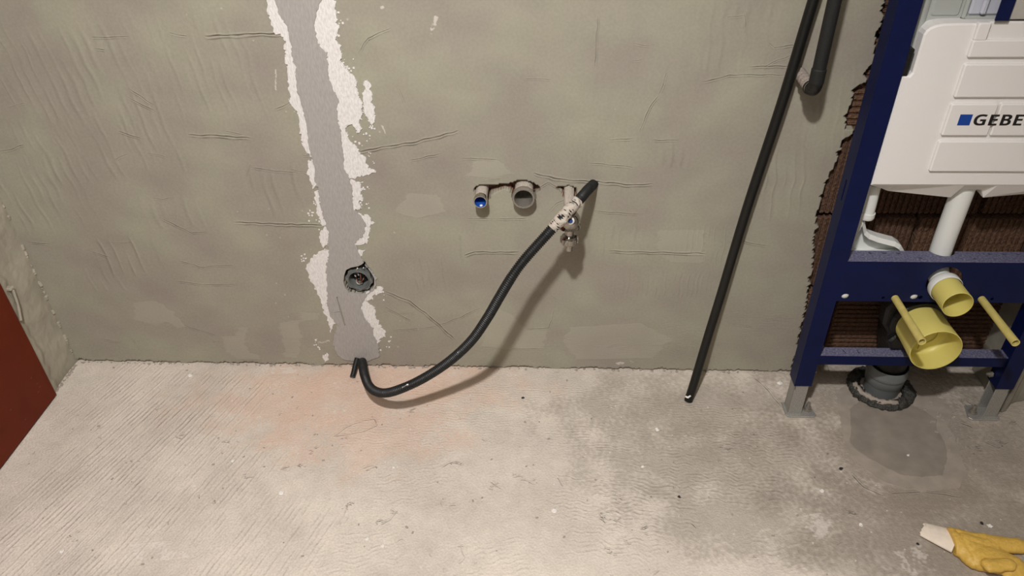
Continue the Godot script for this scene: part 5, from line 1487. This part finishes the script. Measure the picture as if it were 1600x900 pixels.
# ---------------------------------------------------------------- wall socket box
func socket_box() -> void:
	var at: Vector3 = Vector3(0.8065, 0.2751, -0.0040)
	var t := thing("socket_box", "grey flush-mounted socket box with bare wires, set in the filled channel", "socket box", at)
	var face := Transform3D(Basis(Vector3.RIGHT, Vector3.BACK, Vector3.DOWN), Vector3.ZERO)
	var st := begin()
	var p := PackedVector2Array()
	var h := PackedVector2Array()
	for k in 48:
		var a := TAU * k / 48
		var r := 0.0318 + 0.0022 * (1.0 if int(k / 3.0) % 2 == 0 else -0.4)
		p.append(Vector2(cos(a), -sin(a)) * r)
		h.append(Vector2(cos(a), -sin(a)) * 0.0255)
	loft(st, h, -0.002, p, -0.002, false)
	loft(st, p, -0.03, p, -0.002, false)
	var flange := put("flange", done(st), M.box_grey, t)
	st = begin()
	lathe(st, [Vector2(0.0238, -0.03), Vector2(0.0242, 0.0008), Vector2(0.025, 0.0016), Vector2(0.0262, 0.001), Vector2(0.0265, -0.002)], face, 48)
	put("inner_ring", done(st), M.box_grey, t)
	st = begin()
	lathe(st, [Vector2(0.0242, 0.0), Vector2(0.0235, -0.04), Vector2(0.0, -0.042)], face, 40)
	put("cup", done(st), M.box_grey, t)
	for a in [0.0, PI / 2, PI, PI * 1.5]:
		st = begin()
		box(st, Vector3(-0.004, -0.0015, -0.003), Vector3(0.004, 0.0015, -0.0012), 0.0003, Transform3D(Basis(Vector3.BACK, a + PI / 2), Vector3(cos(a) * 0.0287, sin(a) * 0.0287, 0.0004)))
		put("screw_slot", done(st), M.steel_dull, flange)
	# black disc and blocks added deep in the box to keep it dark
	st = begin()
	lathe(st, sharp([Vector2(0.0, -0.024), Vector2(0.0215, -0.024), Vector2(0.0225, -0.028), Vector2(0.0225, -0.038)]), face, 40)
	box(st, Vector3(-0.014, 0.003, -0.026), Vector3(-0.004, 0.014, -0.014), 0.001)
	box(st, Vector3(0.006, 0.004, -0.026), Vector3(0.017, 0.013, -0.016), 0.001)
	box(st, Vector3(-0.012, -0.017, -0.026), Vector3(0.012, -0.009, -0.02), 0.001)
	put("dark_backing", done(st), M.black_plastic, t)
	var wires := [[M.wire_brown, [Vector3(0.002, 0.018, -0.035), Vector3(0.003, 0.012, -0.012), Vector3(0.004, 0.002, -0.006), Vector3(0.002, -0.006, -0.008)]], [M.copper, [Vector3(-0.009, 0.004, -0.03), Vector3(-0.008, -0.003, -0.01), Vector3(-0.003, -0.009, -0.006), Vector3(0.003, -0.009, -0.007), Vector3(0.009, -0.003, -0.011), Vector3(0.01, 0.002, -0.02)]], [M.wire_grey, [Vector3(-0.012, -0.002, -0.032), Vector3(-0.01, -0.01, -0.014), Vector3(-0.006, -0.016, -0.008), Vector3(-0.001, -0.018, -0.01)]], [M.wire_grey, [Vector3(-0.004, 0.016, -0.034), Vector3(-0.003, 0.013, -0.014), Vector3(-0.001, 0.008, -0.01)]], [M.wire_grey, [Vector3(-0.014, 0.006, -0.03), Vector3(-0.012, 0.006, -0.014), Vector3(-0.009, 0.003, -0.012)]]]
	for w in wires:
		st = begin()
		tube(st, smooth_path(w[1], 0.002), func(_s): return 0.0016, 8)
		put("wire", done(st), w[0], t)
	st = begin()
	box(st, Vector3(-0.007, -0.019, -0.02), Vector3(0.005, -0.013, -0.009), 0.001)
	put("terminal", done(st), M.box_grey, t)

# ---------------------------------------------------------------- conduit and pipes
func corrugated_hose() -> void:
	var pts := [Vector3(1.3682, 0.5427, -0.0120), Vector3(1.3614, 0.5459, 0.0120), Vector3(1.3490, 0.5618, 0.0620), Vector3(1.3295, 0.5697, 0.1180), Vector3(1.3094, 0.5641, 0.1480), Vector3(1.2902, 0.5462, 0.1610), Vector3(1.2646, 0.5181, 0.1700), Vector3(1.2191, 0.4698, 0.1900), Vector3(1.1928, 0.4373, 0.2060), Vector3(1.1654, 0.3885, 0.2140), Vector3(1.1366, 0.3324, 0.2170), Vector3(1.0995, 0.2720, 0.2200), Vector3(1.0455, 0.2081, 0.2160), Vector3(0.9834, 0.1574, 0.2170), Vector3(0.9292, 0.1271, 0.2200), Vector3(0.8882, 0.0969, 0.2020), Vector3(0.8571, 0.0797, 0.1780), Vector3(0.8344, 0.0699, 0.1480), Vector3(0.8165, 0.0642, 0.1100), Vector3(0.7998, 0.0485, 0.0620), Vector3(0.7875, 0.0330, 0.0200)]
	var path := smooth_path(pts, 0.00085)
	var total := 0.0
	for i in path.size() - 1:
		total += (path[i + 1] - path[i]).length()
	var t := thing("corrugated_conduit", "black corrugated conduit looping from the wall beside the valve down to the floor", "conduit", Vector3.ZERO)
	var st := begin()
	tube(st, path, func(s): return 0.0103 + 0.0011 * sin(TAU * s / 0.0046), 14)
	put("tube", done(st), M.black_hose, t)
	# plaster caked on where it passes the valve
	st = begin()
	var a := 0
	var b := 0
	for i in path.size():
		if path[i].distance_to(Vector3(1.3213, 0.5685, 0.1320)) < 0.006 and a == 0:
			a = i
		if path[i].distance_to(Vector3(1.2788, 0.5340, 0.1660)) < 0.006:
			b = i
	if b > a and a > 0:
		tube(st, path.slice(a, b), func(_s): return 0.0118, 16, true, 0.0034, 70.0)
		var crust := put("plaster_crust", done(st), M.plaster_dust, t)
		crust.set_meta("label", "white plaster caked on the conduit")
	for i in [0.71, 0.715, 0.722, 0.56, 0.83]:
		var k := int(i * path.size())
		st = begin()
		tube(st, PackedVector3Array([path[k] + Vector3(0.0, 0.0085, 0.006), path[k + 3] + Vector3(0.001, 0.0085, 0.0065), path[k + 6] + Vector3(0.0, 0.0085, 0.006)]), func(_s): return 0.0016, 6, true, 0.002)
		put("plaster_fleck", done(st), M.crumb_white, t)
	# cut conduit end at the foot of the channel
	var e := thing("conduit_end", "short cut-off end of black conduit at the foot of the channel", "conduit", Vector3.ZERO)
	st = begin()
	var q := [Vector3(0.7705, 0.0306, 0.0050), Vector3(0.7677, 0.0211, 0.0220), Vector3(0.7662, 0.0127, 0.0400), Vector3(0.7647, 0.0079, 0.0520)]
	var sp := smooth_path(q, 0.00085)
	tube(st, sp, func(s): return 0.0066 + 0.0005 * sin(TAU * s / 0.004), 16, false)
	put("tube", done(st), M.black_hose, e)
	st = begin()
	var tip := sp[sp.size() - 1]
	var dir := (tip - sp[sp.size() - 4]).normalized()
	lathe(st, [Vector2(0.0064, 0.0), Vector2(0.0052, 0.0002), Vector2(0.005, -0.012), Vector2(0.0, -0.013)], along(tip, dir), 16)
	put("bore", done(st), M.box_grey, e)

func black_pipes() -> void:
	var t := thing("water_pipe", "long thin black pipe leaning from the floor up along the wall", "pipe", Vector3.ZERO)
	var pts := [Vector3(1.6366, 0.0763, 0.0860), Vector3(1.6554, 0.1689, 0.0580), Vector3(1.6720, 0.2747, 0.0430), Vector3(1.6978, 0.5084, 0.0350), Vector3(1.7277, 0.7442, 0.0330), Vector3(1.7480, 0.9401, 0.0310)]
	var foot: Vector3 = Vector3(1.6190, 0.0020, 0.1124)
	pts.push_front(foot.lerp(pts[0], 0.5) + Vector3(0, 0, 0.001))
	pts.push_front(foot)
	pts.append(pts[pts.size() - 1] + Vector3(0.02, 0.19, -0.001))
	var st := begin()
	tube(st, smooth_path(pts, 0.01), func(_s): return 0.0104, 20)
	put("tube", done(st), M.black_pipe, t)
	st = begin()
	tube(st, smooth_path([Vector3(1.6080, 0.0253, 0.1210), Vector3(1.6139, 0.0240, 0.1240), Vector3(1.6199, 0.0287, 0.1220)], 0.003), func(_s): return 0.0022, 6, true, 0.0015)
	put("plaster_fleck", done(st), M.crumb_white, t)
	# the second pipe comes down and turns into the wall
	var u := thing("pipe_drop", "thicker black pipe coming down and turning into the wall", "pipe", Vector3.ZERO)
	var x := 1.7615
	st = begin()
	tube(st, PackedVector3Array([Vector3(x, 1.13, 0.1), Vector3(x, 0.95, 0.1), Vector3(x, 0.818, 0.1)]), func(_s): return 0.0122, 20)
	put("tube", done(st), M.black_dusty, u)
	st = begin()
	lathe(st, sharp([Vector2(0.0, 0.808), Vector2(0.0128, 0.808), Vector2(0.0136, 0.81), Vector2(0.0136, 0.835), Vector2(0.0122, 0.837)]), Transform3D(Basis.IDENTITY, Vector3(x, 0, 0.1)), 24)
	put("socket", done(st), M.black_dusty, u)
	st = begin()
	tube(st, smooth_path([Vector3(x, 0.812, 0.1), Vector3(x, 0.802, 0.099), Vector3(x - 0.001, 0.795, 0.094), Vector3(x - 0.002, 0.793, 0.085)], 0.002), func(_s): return 0.0128, 20)
	put("elbow", done(st), M.black_plastic, u)
	st = begin()
	var run := smooth_path([Vector3(x - 0.002, 0.793, 0.086), Vector3(x - 0.002, 0.793, 0.06), Vector3(x - 0.0025, 0.794, 0.03), Vector3(x - 0.003, 0.795, -0.006)], 0.001)
	tube(st, run, func(s): return 0.0102 + 0.002 * sin(TAU * s / 0.0145), 20)
	put("ribbed_sleeve", done(st), M.sleeve_dusty, u)
	st = begin()
	lathe(st, [Vector2(0.0128, 0.0), Vector2(0.0139, 0.001), Vector2(0.0139, 0.004), Vector2(0.0128, 0.005)], along(Vector3(x - 0.002, 0.793, 0.078), Vector3.BACK), 24)
	put("clip_ring", done(st), M.black_plastic, u)

# ---------------------------------------------------------------- glove
func glove() -> void:
	var t := thing("work_glove", "yellow rubber work glove with pale knitted cuff lying on the floor", "glove", Vector3.ZERO)
	var w: Vector3 = Vector3(2.0873, 0.0120, 0.5138)
	var k1: Vector3 = Vector3(2.2105, 0.0120, 0.5206)
	var k2: Vector3 = Vector3(2.1759, 0.0120, 0.5666)
	var th0: Vector3 = Vector3(2.1234, 0.0280, 0.5791)
	var th1: Vector3 = Vector3(2.1612, 0.0300, 0.5765)
	var base: Vector3 = Vector3(2.1158, 0.0120, 0.5513)
	var fingers := [[Vector3(2.2058, 0.0120, 0.5252), Vector3(2.3423, 0.0120, 0.5063), 0.0125], [Vector3(2.2138, 0.0120, 0.5190), Vector3(2.3603, 0.0120, 0.5294), 0.0125], [Vector3(2.1855, 0.0120, 0.5720), Vector3(2.3220, 0.0120, 0.5650), 0.012], [Vector3(2.1610, 0.0120, 0.5853), Vector3(2.2685, 0.0120, 0.5972), 0.0115]]
	var flat := Vector3(1, 1.55, 1)
	var bend := func(p: Vector3) -> float:
		var q: Vector3 = p * flat
		var d := capsule(q, w * flat, k1 * flat, 0.028, 0.017)
		d = smin(d, capsule(q, w * flat, k2 * flat, 0.028, 0.022), 0.014)
		d = smin(d, capsule(q, base * flat, k2 * flat, 0.027, 0.022), 0.012)
		for f in fingers:
			d = smin(d, capsule(q, f[0] * flat, f[1] * flat, f[2], f[2] * 0.9), 0.004)
		var thumb := capsule(q, th0 * flat, th1 * flat, 0.0145, 0.0125)
		d = smin(d, thumb, 0.002)
		d += 0.0011 * noise.get_noise_3d(p.x * 70, p.y * 40, p.z * 95) + 0.0008 * sin(p.z * 160 + p.x * 90 + 3.0 * noise.get_noise_3d(p.x * 25, 0, p.z * 25))
		# folds that run from the wrist
		var r: Vector3 = p - w
		var a: float = absf(r.z + 0.013 - 0.22 * r.x)
		d += 0.0028 * exp(-a * a / 0.000012) * smoothstep(0.0, 0.012, r.x) * (1.0 - smoothstep(0.05, 0.075, r.x))
		var b: float = absf(r.z - 0.008 - 0.35 * (r.x - 0.02))
		d += 0.002 * exp(-b * b / 0.00001) * smoothstep(0.01, 0.03, r.x) * (1.0 - smoothstep(0.06, 0.085, r.x))
		var c: float = absf(r.x - 0.011 - 0.12 * r.z)
		d += 0.0024 * exp(-c * c / 0.000007)
		d = maxf(d, 0.001 - p.y)
		return maxf(d, w.x - 0.005 - p.x - 0.08 * (p.z - w.z))
	put("hand", blob(bend, w + Vector3(-0.012, -0.014, -0.045), Vector3(maxf(fingers[1][1].x, fingers[0][1].x) + 0.018, 0.056, fingers[3][1].z + 0.02), 0.0026), M.glove_yellow, t)
	# cuff: a flattened tube, ribbed
	var st := begin()
	var e: Vector3 = Vector3(2.0405, 0.0080, 0.4816)
	var rings := []
	for i in 25:
		var f := i / 24.0
		var p := e.lerp(w + Vector3(0.004, 0, 0), f)
		var wide := lerpf(0.0185, 0.0305, pow(f, 0.9))
		var high := lerpf(0.0065, 0.0115, f)
		var side := (w - e).cross(Vector3.UP).normalized()
		var ring := PackedVector3Array()
		for k in 40:
			var a := TAU * k / 40
			var rib := 1.0 + 0.03 * sin(a * 20.0)
			var y := high + high * 0.92 * sin(a) * rib
			ring.append(Vector3(p.x, maxf(y, 0.001), p.z) + side * cos(a) * wide * rib + (w - e).normalized() * 0.004 * noise.get_noise_2d(cos(a) * 3, i * 0.1) * (1.0 if i == 0 else 0.0))
		rings.append(ring)
	st.set_smooth_group(1)
	for i in 24:
		for k in 40:
			var l := (k + 1) % 40
			quad(st, rings[i][k], rings[i + 1][k], rings[i + 1][l], rings[i][l])
	put("cuff", done(st), M.glove_cuff, t)

# ---------------------------------------------------------------- bits on the floor
func lump(r: float, seed_: float, flat: float) -> ArrayMesh:
	var st := begin()
	var prof := []
	for k in 7:
		var a := PI * k / 6.0
		prof.append(Vector2(maxf(0.0, r * sin(a)), r * flat - r * flat * cos(a)))
	st.set_smooth_group(0xFFFFFFFF)
	for i in 6:
		for k in 9:
			var c := []
			for e in [[i, k], [i, k + 1], [i + 1, k + 1], [i + 1, k]]:
				var v: Vector2 = prof[e[0]]
				var a: float = TAU * (e[1] % 9) / 9.0
				var d := Vector3(v.x * cos(a), v.y, v.x * sin(a))
				var s := 1.0 + 0.55 * noise.get_noise_3d(d.x / r * 1.3 + seed_, d.y / r * 1.3, d.z / r * 1.3)
				c.append(Vector3(d.x * s, d.y * s, d.z * s))
			quad(st, c[0], c[3], c[2], c[1])
	return done(st)

func crumbs() -> void:
	var spots := [
		[Vector3(0.6867, 0.0000, 0.4247), 0.0055, "largest white plaster crumb on the left half of the floor", M.crumb_white],
		[Vector3(0.8994, 0.0000, 0.5356), 0.0036, "white crumb on the floor, left one of two side by side", M.crumb_white],
		[Vector3(0.9344, 0.0000, 0.5514), 0.0036, "white crumb on the floor, right one of two side by side", M.crumb_white],
		[Vector3(0.9215, 0.0000, 0.3440), 0.0026, "tiny white crumb straight below the loop of the conduit", M.crumb_white],
		[Vector3(1.2859, 0.0000, 0.4538), 0.0055, "round white crumb with a dark chip, in the middle of the floor", M.crumb_white],
		[Vector3(1.2085, 0.0000, 0.1111), 0.0038, "lone dark chip on the floor close to the wall", M.crumb_dark],
		[Vector3(1.4855, 0.0000, 0.3269), 0.0034, "white crumb lying on the wavy comb marks", M.crumb_white],
		[Vector3(1.5315, 0.0000, 0.2119), 0.0048, "flat white flake near the end of the long black pipe", M.crumb_white],
		[Vector3(1.5560, 0.0000, 0.4090), 0.0032, "dark chip right of the wavy comb marks", M.crumb_dark],
		[Vector3(0.2763, 0.0000, 0.5847), 0.0042, "white crumb near the red door, on combed screed", M.crumb_white],
		[Vector3(0.3349, 0.0000, 0.0507), 0.0052, "white flake on the floor close to the left part of the back wall", M.crumb_white],
		[Vector3(1.8587, 0.0000, 0.0446), 0.0058, "pale lump beside the left foot of the blue frame", M.crumb_white],
		[Vector3(1.8670, 0.0000, 0.3848), 0.0044, "pale chip below the left foot of the blue frame", M.crumb_white],
		[Vector3(1.9276, 0.0000, 0.3206), 0.0042, "dark chip left of the damp mortar patch", M.crumb_dark],
		[Vector3(1.9221, 0.0000, 0.4712), 0.004, "white crumb on the floor left of the glove cuff", M.crumb_white],
		[Vector3(2.1845, 0.0000, 0.4667), 0.0046, "white crumb just above the yellow glove", M.crumb_white],
		[Vector3(2.1724, 0.0000, 0.4592), 0.0038, "dark chip just above the yellow glove", M.crumb_dark],
		[Vector3(2.0900, 0.0020, 0.2786), 0.003, "white crumb on the damp mortar patch", M.crumb_white],
		[Vector3(2.0217, 0.0000, 0.5131), 0.0028, "small dark chip below the glove cuff", M.crumb_dark],
		[Vector3(0.5466, 0.0000, 0.3351), 0.0034, "slim white flake on the combed left part of the floor", M.crumb_white]]
	for i in spots.size():
		var s: Array = spots[i]
		var o := put("plaster_crumb", lump(s[1], i * 3.1, 0.38), s[3])
		o.position = s[0]
		o.rotation.y = i * 1.7
		tag(o, s[2], "crumb", "plaster crumbs on the floor")
	var st := begin()
	for k in 170:
		var q := Vector3(rng.randf_range(0.1, 2.3), 0.0, rng.randf_range(0.01, 0.66))
		if k > 110:
			q = Vector3(rng.randf_range(2.18, 2.36), 0.0, rng.randf_range(0.1, 0.26))
		var r := rng.randf_range(0.0008, 0.0022) * (1.5 if k > 110 else 1.0)
		box(st, Vector3(-r * 1.6, 0, -r), Vector3(r * 1.6, r * 0.9, r), r * 0.3, Transform3D(Basis(Vector3.UP, rng.randf() * TAU), q))
	var grit := put("fine_debris", done(st), M.crumb_grey)
	grit.set_meta("kind", "stuff")
	grit.set_meta("label", "fine grey grit scattered over the screed floor")
	grit.set_meta("category", "debris")
